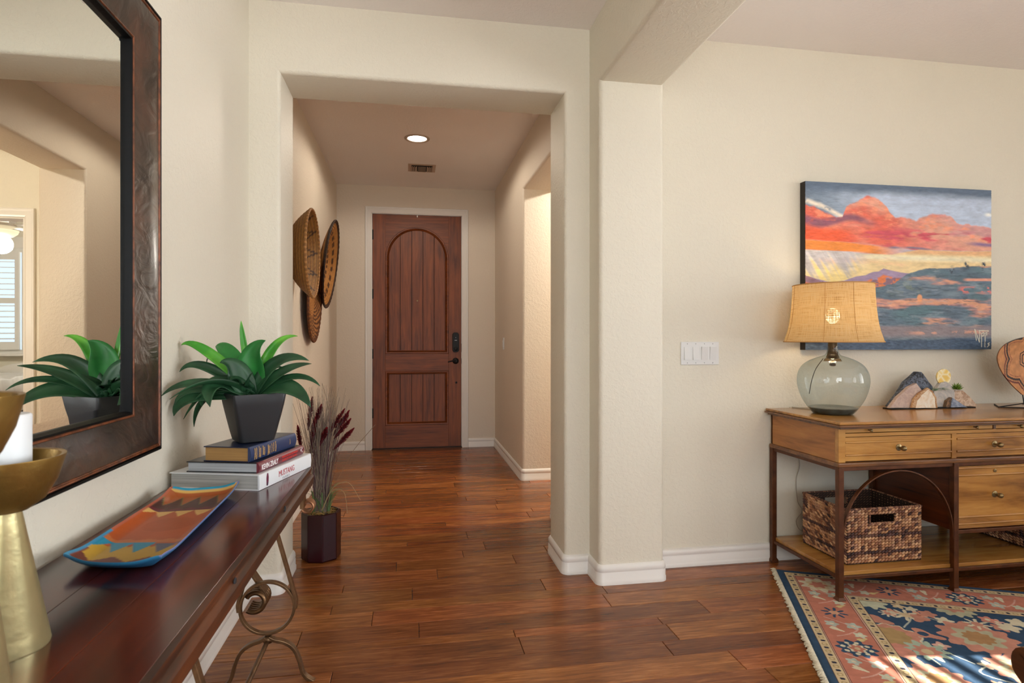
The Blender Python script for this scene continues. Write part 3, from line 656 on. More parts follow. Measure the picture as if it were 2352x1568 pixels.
b1, M1 = book('book', 'thick white book at the bottom of the stack on the console table', (-.424, 1.806), A, .279, .326, TZ, .046, 'E4E7EA', 'B9B9B4', 'flat')
b2, M2 = book('book', 'burgundy-spined book in the middle of the stack on the console table', (-.432, 1.826), A2, .22, .292, TZ+.046, .031, '15141A', 'B4BABF', 'round', sp='6E2A38')
b3, M3 = book('book', 'navy blue hardback with gilt page edges at the top of the stack', (-.458, 1.834), math.radians(-17.6), .144, .268, TZ+.077, .0445, '15203E', 'B08850', 'round', sp='24355C')
def SP(M, y, z, off=.0062): return M @ Matrix(((0, 0, 1, off), (1, 0, 0, y), (0, 1, 0, z), (0, 0, 0, 1)))   # text plane on the spine: x->local y, y->up
M_TXR = plain('print_red', 'B4454E', .5); M_TXW = plain('print_white', 'F2F0F0', .5); M_TXG = plain('print_gold', 'D9B072', .35, .3); M_TXS = plain('print_scarlet', 'D8433E', .5); M_TXGR = plain('print_grey', 'B9BCC0', .5); M_TXD = plain('print_dark', '2A2440', .5)
text('title', 'MUSTANG', .026, SP(M1, .108, .0155, .0019), M_TXR, b1, xs=.80); text('title', 'CLASSICS', .010, SP(M1, .130, .0045, .0019), M_TXGR, b1, xs=1.1)
MB().add([M1 @ Vector((.0019, .038+y, .005+z)) for y, z in ((0, .002), (.006, 0), (.011, .012), (.012, .025), (.009, .037), (.003, .037), (-.001, .024))], [(0, 1, 2, 3, 4, 5, 6)]).build('spine_picture', plain('spine_print', '6A2440', .5), b1)
MB().add([M1 @ Vector((.0022, .038+y, .005+z)) for y, z in ((.002, .001), (.007, .001), (.010, .010), (.003, .010))], [(0, 1, 2, 3)]).build('spine_picture', M_TXD, b1)
text('title', 'KEVIN ZRALY', .0215, SP(M2, .011, .0080, .0060), M_TXW, b2, xs=.76, off=.0004)
text('subtitle', 'WINDOWS ON THE WORLD', .0095, SP(M2, .135, .0175, .0062), M_TXS, b2, xs=.86, off=.0002); text('subtitle', 'COMPLETE WINE COURSE', .0095, SP(M2, .135, .007, .0062), M_TXS, b2, xs=.90)
MB().ball(M2 @ Vector((.0058, .268, .018)), .0045, 10, 6, (.3, 1, 1)).ball(M2 @ Vector((.0058, .275, .023)), .003, 8, 5, (.3, 1, 1)).ball(M2 @ Vector((.0058, .277, .012)), .0028, 8, 5, (.3, 1, 1)).build('spine_logo', M_TXW, b2, smooth=60)
rg = random.Random(5); mb = MB()     # small gilt lettering stacked across the spine (too small to read)
for y0, hh, zz0, zz1 in ((.018, .006, .005, .038), (.027, .006, .005, .038), (.041, .005, .008, .040), (.048, .006, .006, .034), (.062, .006, .011, .038), (.070, .005, .008, .033), (.090, .007, .005, .035), (.099, .005, .007, .032), (.111, .005, .009, .036), (.121, .006, .010, .037), (.133, .006, .008, .038), (.222, .004, .014, .032)):
    z = zz0
    while z < zz1:
        dz = rg.uniform(.0013, .0026); mb.box(.0040+.0022*math.sin(PI*z/.0445), .0046+.0022*math.sin(PI*z/.0445), y0+rg.uniform(0, .001), y0+hh-rg.uniform(0, .0022), z, z+dz*.7, M3)
        z += dz
mb.build('gilt_lettering', M_TXG, b3, kind='stuff')

# ------------------------------------------------------------------ agave in black pot
PB = TZ+.077+.0445; PC = Vector((-.476, 1.955, PB)); PR = math.radians(29.6)
pot = thing('potted_plant', 'green agave-like succulent in a tapered square black pot on the books', 'plant', PC, 0)
def rsq(h, rc, n=5):
    out = []
    for cx, cy_, a0 in ((h-rc, h-rc, 0), (-h+rc, h-rc, 90), (-h+rc, -h+rc, 180), (h-rc, -h+rc, 270)):
        for k in range(n+1): a = math.radians(a0+90*k/n); out.append((cx+rc*math.cos(a), cy_+rc*math.sin(a)))
    return out
lv = [(.040, 0, .014), (.051, .004, .014), (.057, .03, .014), (.066, .075, .013), (.0735, .115, .012), (.078, .147, .011), (.0775, .149, .011), (.072, .149, .010), (.070, .135, .010), (.03, .134, .01)]
mb = MB(); rows = []
for h_, z, rc in lv: rows.append([Matrix.Rotation(PR, 4, 'Z') @ Vector((x, y, z))+PC for x, y in rsq(h_, rc)])
n = len(rows[0]); mb.add([v for r in rows for v in r], [(j*n+k, j*n+(k+1) % n, (j+1)*n+(k+1) % n, (j+1)*n+k) for j in range(len(rows)-1) for k in range(n)]+[tuple(range(n-1, -1, -1)), tuple((len(rows)-1)*n+k for k in range(n))])
mb.build('pot', M_POT, pot, smooth=40)
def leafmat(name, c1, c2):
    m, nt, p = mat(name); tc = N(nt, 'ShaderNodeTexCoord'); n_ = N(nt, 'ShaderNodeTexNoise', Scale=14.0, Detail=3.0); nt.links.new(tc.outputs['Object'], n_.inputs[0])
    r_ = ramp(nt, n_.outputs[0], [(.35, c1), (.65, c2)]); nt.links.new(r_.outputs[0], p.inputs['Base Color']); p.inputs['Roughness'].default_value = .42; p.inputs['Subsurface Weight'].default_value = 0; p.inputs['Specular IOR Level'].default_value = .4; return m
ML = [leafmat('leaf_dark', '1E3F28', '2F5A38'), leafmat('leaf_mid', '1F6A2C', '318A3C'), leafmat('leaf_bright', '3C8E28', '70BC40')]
def leaf(tip, mid, wmax, m, base=None, parent=pot, nrm=(0, -.75, .66), fold=.22, T=.0016, ns=16):
    b = base or PC+Vector((R.uniform(-.012, .012), R.uniform(-.012, .012), .135)); c = 2*mid-.5*(b+tip); pts = bezier(b, c, tip, ns)
    nrm = Vector(nrm).normalized(); vs = []
    for k, p in enumerate(pts):
        t = k/ns; tg = (pts[min(k+1, ns)]-pts[max(k-1, 0)]).normalized(); sd = tg.cross(nrm)
        if sd.length < .15: sd = tg.cross(Vector((.3, -.2, 1)))
        sd.normalize(); up = sd.cross(tg).normalized(); wv = wmax*(.42*(1-t)**2+1.55*t*(1-t)*1.3+.0*t)*(1 if t < .5 else (1-(t-.5)*.9)); wv = wmax*((math.sin(PI*min(1, .16+.84*t)**.9))**.85 if t < 1 else 0); wv = max(wv, .0004)
        for q in (-1, -.55, 0, .55, 1): vs.append(p+sd*q*wv*.5+up*(abs(q)**1.5)*fold*wv)
    fs = [(i*5+j, i*5+j+1, (i+1)*5+j+1, (i+1)*5+j) for i in range(ns) for j in range(4)]
    o = MB().add(vs, fs).build('leaf', ML[m], parent, smooth=180, fix=False); s = o.modifiers.new('s', 'SOLIDIFY'); s.thickness = T; s.offset = 0; return o
K = 5.227; px3 = lambda x, y, D: at_depth(370+x/K, 720+y/K, D)
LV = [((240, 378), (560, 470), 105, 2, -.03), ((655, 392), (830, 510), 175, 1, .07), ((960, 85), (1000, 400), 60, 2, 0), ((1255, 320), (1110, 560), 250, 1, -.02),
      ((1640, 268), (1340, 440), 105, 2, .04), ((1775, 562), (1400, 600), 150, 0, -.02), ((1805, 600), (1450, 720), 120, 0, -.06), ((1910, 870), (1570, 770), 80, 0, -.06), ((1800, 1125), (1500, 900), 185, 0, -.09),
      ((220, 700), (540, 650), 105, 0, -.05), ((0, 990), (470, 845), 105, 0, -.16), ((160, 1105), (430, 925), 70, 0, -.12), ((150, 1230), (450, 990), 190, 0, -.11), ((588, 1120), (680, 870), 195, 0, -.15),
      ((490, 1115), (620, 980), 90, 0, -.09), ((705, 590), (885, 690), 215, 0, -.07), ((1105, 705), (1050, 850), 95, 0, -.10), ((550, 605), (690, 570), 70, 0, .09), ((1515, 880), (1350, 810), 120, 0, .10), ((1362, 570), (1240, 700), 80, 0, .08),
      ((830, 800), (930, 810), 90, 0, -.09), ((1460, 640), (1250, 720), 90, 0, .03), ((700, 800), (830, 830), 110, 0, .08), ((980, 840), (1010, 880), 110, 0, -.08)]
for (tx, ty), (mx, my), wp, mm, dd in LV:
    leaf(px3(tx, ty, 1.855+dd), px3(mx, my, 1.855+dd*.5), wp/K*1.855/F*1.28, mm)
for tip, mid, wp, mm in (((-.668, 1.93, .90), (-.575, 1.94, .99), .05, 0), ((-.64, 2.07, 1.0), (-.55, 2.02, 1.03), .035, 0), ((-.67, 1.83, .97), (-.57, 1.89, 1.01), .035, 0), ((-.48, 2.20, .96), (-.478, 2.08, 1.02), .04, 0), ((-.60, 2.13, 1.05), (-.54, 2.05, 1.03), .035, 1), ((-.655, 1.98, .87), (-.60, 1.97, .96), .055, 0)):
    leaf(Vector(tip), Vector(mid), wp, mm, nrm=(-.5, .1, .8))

# ------------------------------------------------------------------ painted platter
PXY = [(-.640, 1.245), (-.455, 1.205), (-.474, 1.792), (-.640, 1.760)]
pl = thing('platter', 'rectangular hand-painted platter in orange, turquoise and yellow lying on the console table', 'platter', (-.55, 1.5, TZ))
nu, nv = 60, 150; uu, vv = np.meshgrid(np.linspace(0, 1, nu), np.linspace(0, 1, nv))
c = [np.array(p) for p in PXY]
# soften the corners
U_ = uu; V_ = vv
X = (c[0][0]*(1-U_)+c[1][0]*U_)*(1-V_)+(c[3][0]*(1-U_)+c[2][0]*U_)*V_; Y = (c[0][1]*(1-U_)+c[1][1]*U_)*(1-V_)+(c[3][1]*(1-U_)+c[2][1]*U_)*V_
du = np.minimum(uu, 1-uu)*.18; dv = np.minimum(vv, 1-vv)*.56; e = np.minimum(du, dv); cu_ = np.exp(-(du/.03)**2)*np.exp(-(dv/.05)**2)
Z = TZ+.006+.018*np.clip(1-e/.03, 0, 1)**1.6+.010*cu_
Y = Y+.014*np.sin(PI*uu)*(np.exp(-(vv/.05)))*-1
def platter_col(u, v):
    rr_ = fbm(u*3, v*8, 3); c = np.empty(u.shape+(3,)); c[:] = lin('B4521C'); c = c*(.85+.3*rr_[..., None])
    def put(mask, col): c[mask] = np.array(lin(col))*(.85+.3*rr_[mask][:, None])
    saw = lambda k, ph=0: np.abs(((u*k+ph) % 1)*2-1)
    b1_ = .08+.055*np.abs(((u*2.6+.1) % 1)*2-1); put(v < b1_, '6A2E24'); put((v >= b1_*.9) & (v < .22+.04*saw(4)), 'C09A34'); put(v < .03, '5B2A2C')
    t = .16+.10*saw(4, .5); put((v > t) & (v < .27) & (u < .62), '1C86A8'); put((v > t+.01) & (v < .27) & (u < .62) & (u > .04), '2490B2'); put((v > t) & (v < .26) & (u >= .62), '5A5E78')
    put((v > .27) & (v < .295+.02*saw(4)), 'C2703C'); put((v < .15) & (u < .05), '7A3A2A')
    t2 = .60+.09*saw(4, .5); put((v > .70-.09*(1-saw(4, .5))*1.0) & (v < .70), 'DFB468'); put((v >= .70), '4E2A26'); put((v >= .70) & (v < .725+.03*saw(5, .3)), '6A2230')
    t3 = .94-.15*(1-saw(4, .1)); put(v > t3, '5F7A4A'); put(v > t3+.012, 'A8582A'); put((v > .978), 'D8B060'); put((v > .987), '2290B0')
    bt = (v*9).astype(int) % 6; right = u > .945
    for i, q in enumerate(('6FA0C0', '5B7FBF', 'E0B050', '7C8FC8', 'C85A30', '20A090')): put(right & (bt == i), q)
    put((v < .022) | (u < .018) & (v < .35), '3C8CB4'); put(((u < .02) & (v >= .35)), 'B06048'); put((u > .975), '8A8EC8'); return c
colA = platter_col(uu, vv)
vs = np.stack([X, Y, Z], -1).reshape(-1, 3); vb = vs.copy(); vb[:, 2] -= .005
n = len(vs); fs = []
for j in range(nv-1):
    for i in range(nu-1):
        a = j*nu+i; fs.append((a, a+1, a+nu+1, a+nu)); fs.append((n+a, n+a+nu, n+a+nu+1, n+a+1))
edge = [i for i in range(nu)]+[j*nu+nu-1 for j in range(1, nv)]+[(nv-1)*nu+i for i in range(nu-2, -1, -1)]+[j*nu for j in range(nv-2, 0, -1)]
for a, b in zip(edge, edge[1:]+edge[:1]): fs.append((a, n+a, n+b, b))
colB = np.empty((n, 3)); colB[:] = lin('2E6E9A')
MB().add(np.concatenate([vs, vb]).tolist(), fs).build('dish', attr_mat('painted_glaze', .38, .15, 60), pl, smooth=60, cols=np.concatenate([colA.reshape(-1, 3), colB]), fix=False)
MB().lathe([(.05, 0), (.055, .006)], 24, TR((-.55, 1.5, TZ))).build('foot_ring', M_DARK, pl)

# ------------------------------------------------------------------ candle holders
def candle(x, y, zr, r, label, lab2):
    t = thing('candle_holder', label, 'candle holder', (x, y, TZ), 0, None); M = TR((x, y, TZ)); zb = zr-TZ
    MB().lathe([(.002, 0), (.052, 0), (.053, .003), (.019, zb-.075), (.020, zb-.068)], 48, M).build('cone_base', M_GOLD, t, smooth=60)
    MB().lathe([(.004, zb-.078), (.028, zb-.076), (r*.66, zb-.062), (r*.86, zb-.036), (r, zb-.002), (r, zb), (r-.006, zb-.001), (r*.74, zb-.036), (r*.5, zb-.056), (.002, zb-.060)], 48, M).build('bowl', M_GOLDD, t, smooth=50)
    c = thing('candle', lab2, 'candle', (x, y, TZ+zb-.058)); MB().lathe([(.002, zb-.0595), (.031, zb-.0595), (.031, zb+.058), (.029, zb+.060), (.003, zb+.057)], 40, M).build('wax', M_WAX, c, smooth=40)
    MB().tube([Vector((x, y, TZ+zb+.055)), Vector((x+.001, y, TZ+zb+.068))], .001, 5).build('wick', M_DARK, c)
candle(-.563, .95, .976, .071, 'hammered gold candle holder with bowl top beside the platter', 'white pillar candle in the gold bowl beside the platter')
candle(-.467, .710, 1.083, .058, 'taller gold candle holder at the left edge of the photo', 'white pillar candle standing in the taller gold holder')

# ------------------------------------------------------------------ mirror
my0, my1, mz0, mz1 = .82, 1.712, .849, 1.992
mr = thing('wall_mirror', 'large mirror in a wide distressed brown frame with black edges above the console table', 'mirror', (-.70, (my0+my1)/2, mz0))
m, nt, p = mat('frame_brown'); tc = N(nt, 'ShaderNodeTexCoord'); n1 = N(nt, 'ShaderNodeTexNoise', Scale=9.0, Detail=6.0, Roughness=.65); mp = N(nt, 'ShaderNodeMapping'); mp.inputs['Scale'].default_value = (1, 1, .6)
nt.links.new(tc.outputs['Object'], mp.inputs[0]); nt.links.new(mp.outputs[0], n1.inputs[0]); r_ = ramp(nt, n1.outputs[0], [(.35, '1F1613'), (.52, '35261F'), (.66, '4C3024'), (.78, '6E4028')]); nt.links.new(r_.outputs[0], p.inputs['Base Color']); p.inputs['Roughness'].default_value = .3; p.inputs['Coat Weight'].default_value = .3; p.inputs['Coat Roughness'].default_value = .15
n2 = N(nt, 'ShaderNodeTexNoise', Scale=16.0, Detail=4.0, Distortion=1.5); nt.links.new(tc.outputs['Object'], n2.inputs[0]); b_ = N(nt, 'ShaderNodeBump', Strength=.5, Distance=.006); nt.links.new(n2.outputs[0], b_.inputs['Height']); nt.links.new(b_.outputs[0], p.inputs['Normal']); M_FRAME = m
M_COPE = plain('copper_worn_edge', '6A3A20', .4, .2, .5, .4, 120, .7, 40); M_LAC = plain('black_lacquer', '060606', .5, 0, .15, .2, 90, .3, 60)
def frame_seg(name, prof, m, smooth=40, y0=my0, y1=my1, z0=mz0, z1=mz1):
    cs = [(y0, z0, 1, 1), (y1, z0, -1, 1), (y1, z1, -1, -1), (y0, z1, 1, -1)]; n = len(prof); vs = []
    for y, z, sy, sz in cs:
        for o_, h in prof: vs.append((-.70+h, y+sy*o_, z+sz*o_))
    return MB().add(vs, [(i*n+k, ((i+1) % 4)*n+k, ((i+1) % 4)*n+(k+1) % n, i*n+(k+1) % n) for i in range(4) for k in range(n)]).build(name, m, mr, smooth=smooth)
frame_seg('outer_edge', [(0, 0), (0, .050), (.003, .055), (.007, .055), (.010, .050), (.010, 0)], M_LAC)
frame_seg('bead', [(.010, .01), (.010, .052), (.013, .056), (.016, .054), (.018, .056), (.021, .052), (.021, .01)], M_COPE)
frame_seg('frame', [(.021, .01), (.021, .054), (.030, .053), (.055, .044), (.080, .034), (.100, .027), (.100, .01)], M_FRAME, 60)
frame_seg('inner_bead', [(.100, .005), (.100, .028), (.102, .031), (.105, .031), (.107, .028), (.107, .005)], M_COPE)
frame_seg('inner_edge', [(.107, .005), (.107, .029), (.112, .029), (.115, .0165), (.118, .005)], M_LAC)
M_MIR, nt, p = mat('mirror_silver'); p.inputs['Metallic'].default_value = 1; p.inputs['Roughness'].default_value = 0; p.inputs['Base Color'].default_value = (.86, .88, .85, 1)
ins = .113; y0, y1, z0, z1 = my0+ins, my1-ins, mz0+ins, mz1-ins; bv = .022
MB().add([(-.6855, y0, z0), (-.6855, y1, z0), (-.6855, y1, z1), (-.6855, y0, z1), (-.684, y0+bv, z0+bv), (-.684, y1-bv, z0+bv), (-.684, y1-bv, z1-bv), (-.684, y0+bv, z1-bv), (-.692, y0, z0), (-.692, y1, z0), (-.692, y1, z1), (-.692, y0, z1)],
         [(4, 5, 6, 7), (0, 1, 5, 4), (1, 2, 6, 5), (2, 3, 7, 6), (3, 0, 4, 7), (8, 11, 10, 9), (0, 8, 9, 1), (1, 9, 10, 2), (2, 10, 11, 3), (3, 11, 8, 0)]).build('mirror_glass', M_MIR, mr)
# ================================================================== DESK
dk = thing('desk', 'golden-brown wooden desk with brass knobs and rust-brown metal arched legs under the sunset painting', 'desk', (2.64, 2.54, 0))
dx0, dx1, dyf, dyb = 1.835, 3.445, 2.296, 2.785; DT = .785
def W(name, b, m=M_DESK, bv=.0015, **k): return Box(name, b, m, dk, bv, **k)
# top with moulded rim
MB().box(1.805, 3.475, 2.252, 2.788, DT-.012, DT).build('desk_top', M_DESK, dk, bevel=.003, seg=3)
W('top_moulding', (1.798, 3.482, 2.244, 2.788, DT-.021, DT-.0125), M_DESKD, .003); W('top_moulding', (1.818, 3.462, 2.268, 2.787, DT-.032, DT-.0215), M_DESKD, .002)
c1, c0 = .752, .604
W('side_panel', (dx0, dx0+.018, 2.318, dyb, c0, c1), M_DESKV); W('side_panel', (dx1-.018, dx1, 2.318, dyb, c0, c1), M_DESKV); W('back_panel', (dx0, dx1, dyb-.012, dyb-.001, c0, c1), M_DESKD)
for a, b in ((dx0-.002, dx0+.032), (dx1-.032, dx1+.002)): W('corner_post', (a, b, 2.296, 2.319, c0, c1), M_DESK)
W('rail', (dx0+.032, dx1-.032, 2.300, 2.322, .714, .729), M_DESK, .001)
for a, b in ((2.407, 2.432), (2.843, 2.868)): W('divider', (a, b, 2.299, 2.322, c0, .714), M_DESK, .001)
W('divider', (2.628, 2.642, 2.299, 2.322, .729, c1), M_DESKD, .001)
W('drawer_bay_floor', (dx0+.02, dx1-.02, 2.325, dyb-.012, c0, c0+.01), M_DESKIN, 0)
MB().box(dx0-.010, dx1+.010, 2.286, 2.788, .584, .604).build('waist_moulding', M_DESKD, dk, bevel=.005, seg=3)
def knob(x, y, z, r, par, plate=True):
    M = TR((x, y, z), 0, PI/2); pr_ = ([(r*1.25, 0), (r*1.25, .002), (r*.9, .004), (r*.35, .005)] if plate else [(r*.5, 0)])+[(r*.33, r*1.1), (r*.45, r*1.4), (r*.85, r*1.7), (r, r*2.3), (r*.85, r*2.9), (r*.45, r*3.25), (r*.05, r*3.3)]
    MB().lathe(pr_, 20, M).build('knob', M_BRASS, par, smooth=60)
def slide(a, b, ks):
    d = W('slide', (a+.001, b-.001, 2.302, 2.33, .7315, c1-.002), M_DESK, .001)
    for k in ks: knob(k, 2.302, .742, .0068, d, False)
slide(dx0+.032, 2.628, (1.985, 2.527)); slide(2.642, dx1-.032, (2.765, 3.30))
def drawer(a, b, z0, z1, ridges, kz, lock=None):
    d = W('drawer', (a+.0015, b-.0015, 2.302, 2.60, z0+.0015, z1-.0015), M_DESK, .001)
    for z in ridges: MB().tube([Vector((a+.002, 2.301, z)), Vector((b-.002, 2.301, z))], .0048, 8).build('bead', M_DESK, d, smooth=60)
    knob((a+b)/2, 2.302, kz, .0118, d)
    if lock: MB().lathe([(.008, 0), (.008, .003), (.005, .004)], 16, TR(((a+b)/2, 2.302, lock), 0, PI/2)).build('lock', M_BRASS, d, smooth=60)
drawer(dx0+.032, 2.407, .606, .713, (.690, .634), .661); drawer(2.432, 2.843, .606, .713, (.690, .634), .661); drawer(2.868, dx1-.032, .606, .713, (.690, .634), .661)
drawer(2.436, 2.840, .282, .566, (.556, .523, .335, .304), .432, .540)
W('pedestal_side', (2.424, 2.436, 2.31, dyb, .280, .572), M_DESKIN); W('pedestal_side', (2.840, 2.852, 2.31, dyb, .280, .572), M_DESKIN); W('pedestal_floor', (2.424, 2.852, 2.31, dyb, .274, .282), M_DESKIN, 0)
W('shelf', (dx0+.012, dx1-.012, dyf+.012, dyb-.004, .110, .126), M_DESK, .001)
def FR(name, b): return Box(name, b, M_RUST, dk, .002)
h = .0125
for x in (dx0+.006, 2.42, 2.856, dx1-.006):
    for y in (dyf+.004, dyb-.008):
        l = FR('leg', (x-h, x+h, y-h, y+h, .02, .584)); MB().add([(x+sx*a, y+sy*a, z) for z, a in ((.0085 if y < 2.4 and x < 2.6 else 0, .0185), (.012, .0185), (.024, .0115)) for sx, sy in ((-1, -1), (1, -1), (1, 1), (-1, 1))], [(3, 2, 1, 0), (8, 9, 10, 11)]+[(j*4+k, j*4+(k+1) % 4, j*4+4+(k+1) % 4, j*4+4+k) for j in (0, 1) for k in range(4)]).build('foot', M_RUST, l, bevel=.001)
for y in (dyf, dyb-.012): FR('frame_rail', (dx0, dx1, y-.003, y+.010, .568, .584)); FR('frame_rail', (dx0, dx1, y-.003, y+.010, .096, .111))
for x in (dx0, dx1-.012): FR('frame_rail', (x, x+.012, dyf, dyb, .568, .584)); FR('frame_rail', (x, x+.012, dyf, dyb, .096, .111))
FR('frame_rail', (2.42, 2.856, dyf-.004, dyf+.012, .264, .280))
def arch(x0, x1):
    cx, rx, z0, rz = (x0+x1)/2, (x1-x0)/2-.012, .268, .292; pts = [Vector((cx-rx*math.cos(PI*k/36), dyf+.004, z0+rz*math.sin(PI*k/36))) for k in range(37)]
    pts = [Vector((x0+.010, dyf+.004, z0-.035))]+[Vector((x0+.012, dyf+.004, z0-.01))]+pts+[Vector((x1-.012, dyf+.004, z0-.01)), Vector((x1-.010, dyf+.004, z0-.035))]
    MB().tube(pts, 0, up=(0, 1, 0), sq=(.003, .009)).build('arch', M_RUST, dk, bevel=.001)
arch(dx0+.006, 2.42); arch(2.856, dx1-.006)

# seagrass baskets
M_WEAVE = attr_mat('seagrass_weave', .6, .2, 260)
def seabasket(X0, X1, Y0, Y1, Z0, Z1, label, seed):
    rg = random.Random(seed); t = thing('storage_basket', label, 'basket', ((X0+X1)/2, (Y0+Y1)/2, Z0), 0, 'seagrass baskets on the desk shelf')
    rows = 19; rh = (Z1-Z0-.012)/rows; pal = ['C89A72', 'BA8A62', '9A6A4C', '86583F', 'CEA47E', '6A4638', 'AC7E5C', 'B2866A']; dpal = ['4A3230', '5A3C38', '3C2A2A', '6B4A3C']
    hx0, hx1, hr0, hr1 = (X0+X1)/2-.075, (X0+X1)/2+.075-.02, 14, 17
    hz0, hz1 = Z0+.006+hr0*rh, Z0+.006+hr1*rh
    lin_ = plain('basket_inside', '2E1C12', .8)
    def panel(name, fixed, axis, a0, a1, sgn, handle):
        mb = MB(); cols = []; n = int((a1-a0)/.0172); cw = (a1-a0)/n
        for r in range(rows):
            dark = r in (3, 9) and rg.random() < .9
            for c in range(n):
                a = a0+(c+.5)*cw; z = Z0+.006+(r+.5)*rh
                if a > a1-.002: continue
                if handle and hr0 <= r < hr1 and hx0-.004 < a < hx1+.004: continue
                sc = (cw*.64, .0072, rh*.47); p = (a, fixed, z) if axis == 'x' else (fixed, a, z); s_ = (sc[0], sc[1], sc[2]) if axis == 'x' else (sc[1], sc[0], sc[2])
                n0 = len(mb.v); mb.ball(p, 1, 6, 4, s_); tw = .5*sgn
                for i in range(n0, len(mb.v)):
                    v = list(mb.v[i]); k = (v[0] if axis == 'x' else v[1])-a; v[2] += k*tw; mb.v[i] = tuple(v)
                col = np.array(lin(rg.choice(dpal if dark or rg.random() < .06 else pal)))*rg.uniform(.85, 1.2); cols += [col]*(len(mb.v)-n0)
        mb.build(name, M_WEAVE, t, smooth=180, cols=np.array(cols), kind='stuff')
    w_ = .006
    panel('woven_side', Y0, 'x', X0, X1, 1, True); panel('woven_side', Y1, 'x', X0, X1, 1, True); panel('woven_side', X0, 'y', Y0, Y1, 1, False); panel('woven_side', X1, 'y', Y0, Y1, 1, False)
    mb = MB().box(X0+.001, X0+w_, Y0, Y1, Z0+.002, Z1-.004).box(X1-w_, X1-.001, Y0, Y1, Z0+.002, Z1-.004).box(X0, X1, Y0, Y1, Z0+.001, Z0+.006)
    for y in (Y0, Y1): 
        a, b = (y+.001, y+w_) if y == Y0 else (y-w_, y-.001)
        mb.box(X0, X1, a, b, Z0+.002, hz0).box(X0, hx0, a, b, hz0, hz1).box(hx1, X1, a, b, hz0, hz1).box(X0, X1, a, b, hz1, Z1-.004)
    mb.build('basket_wall', lin_, t)
    # inner face bumps so the inside reads as woven
    def rope(name, pts, r, closed):
        P = []; 
        pts = [Vector(p) for p in pts]; m = len(pts)
        for i in range(m if closed else m-1):
            a, b = pts[i], pts[(i+1) % m]; k = max(1, int((b-a).length/.006))
            P += [a+(b-a)*j/k for j in range(k)]
        mb = MB(); cols = []
        for i, p in enumerate(P):
            q = P[(i+1) % len(P)]; d = (q-p) if (q-p).length < .02 else Vector((1, 0, 0))
            n0 = len(mb.v); mb.ball(p, r, 6, 4, (1.05, 1.05, 1)); cols += [np.array(lin(rg.choice(['8A6048', '6B4434', 'A67A5A', '50342A'])))]*(len(mb.v)-n0)
        mb.build(name, M_WEAVE, t, smooth=180, cols=np.array(cols), kind='stuff')
    rope('rim', [(X0, Y0, Z1-.004), (X1, Y0, Z1-.004), (X1, Y1, Z1-.004), (X0, Y1, Z1-.004)], .0058, True)
    for y in (Y0-.001, Y1+.001): rope('handle_edge', [(hx0-.001, y, hz0-.001), (hx1+.001, y, hz0-.001), (hx1+.001, y, hz1+.004), (hx0-.001, y, hz1+.004)], .0042, True)
    return t
seabasket(1.936, 2.318, 2.372, 2.672, .1265, .378, 'brown seagrass basket on the desk shelf behind the left arch', 3)
seabasket(2.945, 3.335, 2.372, 2.672, .1265, .378, 'second seagrass basket in shade on the right end of the desk shelf', 4)

# ------------------------------------------------------------------ table lamp
LX, LY = 1.992, 2.535
lp = thing('table_lamp', 'lit table lamp with smoky glass globe base and flared burlap shade on the desk', 'lamp', (LX, LY, DT))
def local(o): o.matrix_parent_inverse = Matrix.Identity(4); return o
m, nt, p = mat('smoky_glass'); nt.nodes.remove(p); out = nt.nodes['Material Output']
tr = N(nt, 'ShaderNodeBsdfTransparent'); tr.inputs[0].default_value = (.66, .72, .73, 1); gl = N(nt, 'ShaderNodeBsdfGlossy', Roughness=.02); df = N(nt, 'ShaderNodeBsdfTranslucent'); df.inputs[0].default_value = (.62, .68, .68, 1)
fr = N(nt, 'ShaderNodeFresnel', IOR=1.5); lw = N(nt, 'ShaderNodeLayerWeight', Blend=.35); mx0 = N(nt, 'ShaderNodeMixShader'); mx = N(nt, 'ShaderNodeMixShader')
rp = ramp(nt, lw.outputs['Facing'], [(.0, (.86, .91, .92)), (.75, (.74, .80, .81)), (1., (.36, .42, .43))], raw=True); nt.links.new(rp.outputs[0], tr.inputs[0])
mx0.inputs[0].default_value = .12; nt.links.new(tr.outputs[0], mx0.inputs[1]); nt.links.new(df.outputs[0], mx0.inputs[2]); pw = N(nt, 'ShaderNodeMath', operation='POWER'); pw.inputs[1].default_value = 3.5; nt.links.new(lw.outputs['Facing'], pw.inputs[0]); ma_ = N(nt, 'ShaderNodeMath', operation='MULTIPLY_ADD'); ma_.inputs[1].default_value = .45; ma_.inputs[2].default_value = .05; nt.links.new(pw.outputs[0], ma_.inputs[0]); nt.links.new(ma_.outputs[0], mx.inputs[0]); nt.links.new(mx0.outputs[0], mx.inputs[1]); nt.links.new(gl.outputs[0], mx.inputs[2]); nt.links.new(mx.outputs[0], out.inputs[0]); M_SMOKE = m
tcg = N(nt, 'ShaderNodeTexCoord'); ng = N(nt, 'ShaderNodeTexNoise', Scale=28.0, Detail=2.0); bgp = N(nt, 'ShaderNodeBump', Strength=.25, Distance=.004); nt.links.new(tcg.outputs['Object'], ng.inputs[0]); nt.links.new(ng.outputs[0], bgp.inputs['Height']); nt.links.new(bgp.outputs[0], gl.inputs['Normal'])
gp = [(.072, 0), (.088, .004), (.112, .035), (.135, .075), (.150, .120), (.155, .158), (.150, .195), (.132, .228), (.105, .250), (.070, .266), (.040, .276), (.030, .284), (.025, .300), (.021, .345)]
gp = [(v.x, v.y) for v in smoothline([(a, b, 0) for a, b in gp], 4)]
local(MB().lathe(gp, 64, cap=False).build('glass_body', M_SMOKE, lp, smooth=180, fix=True))
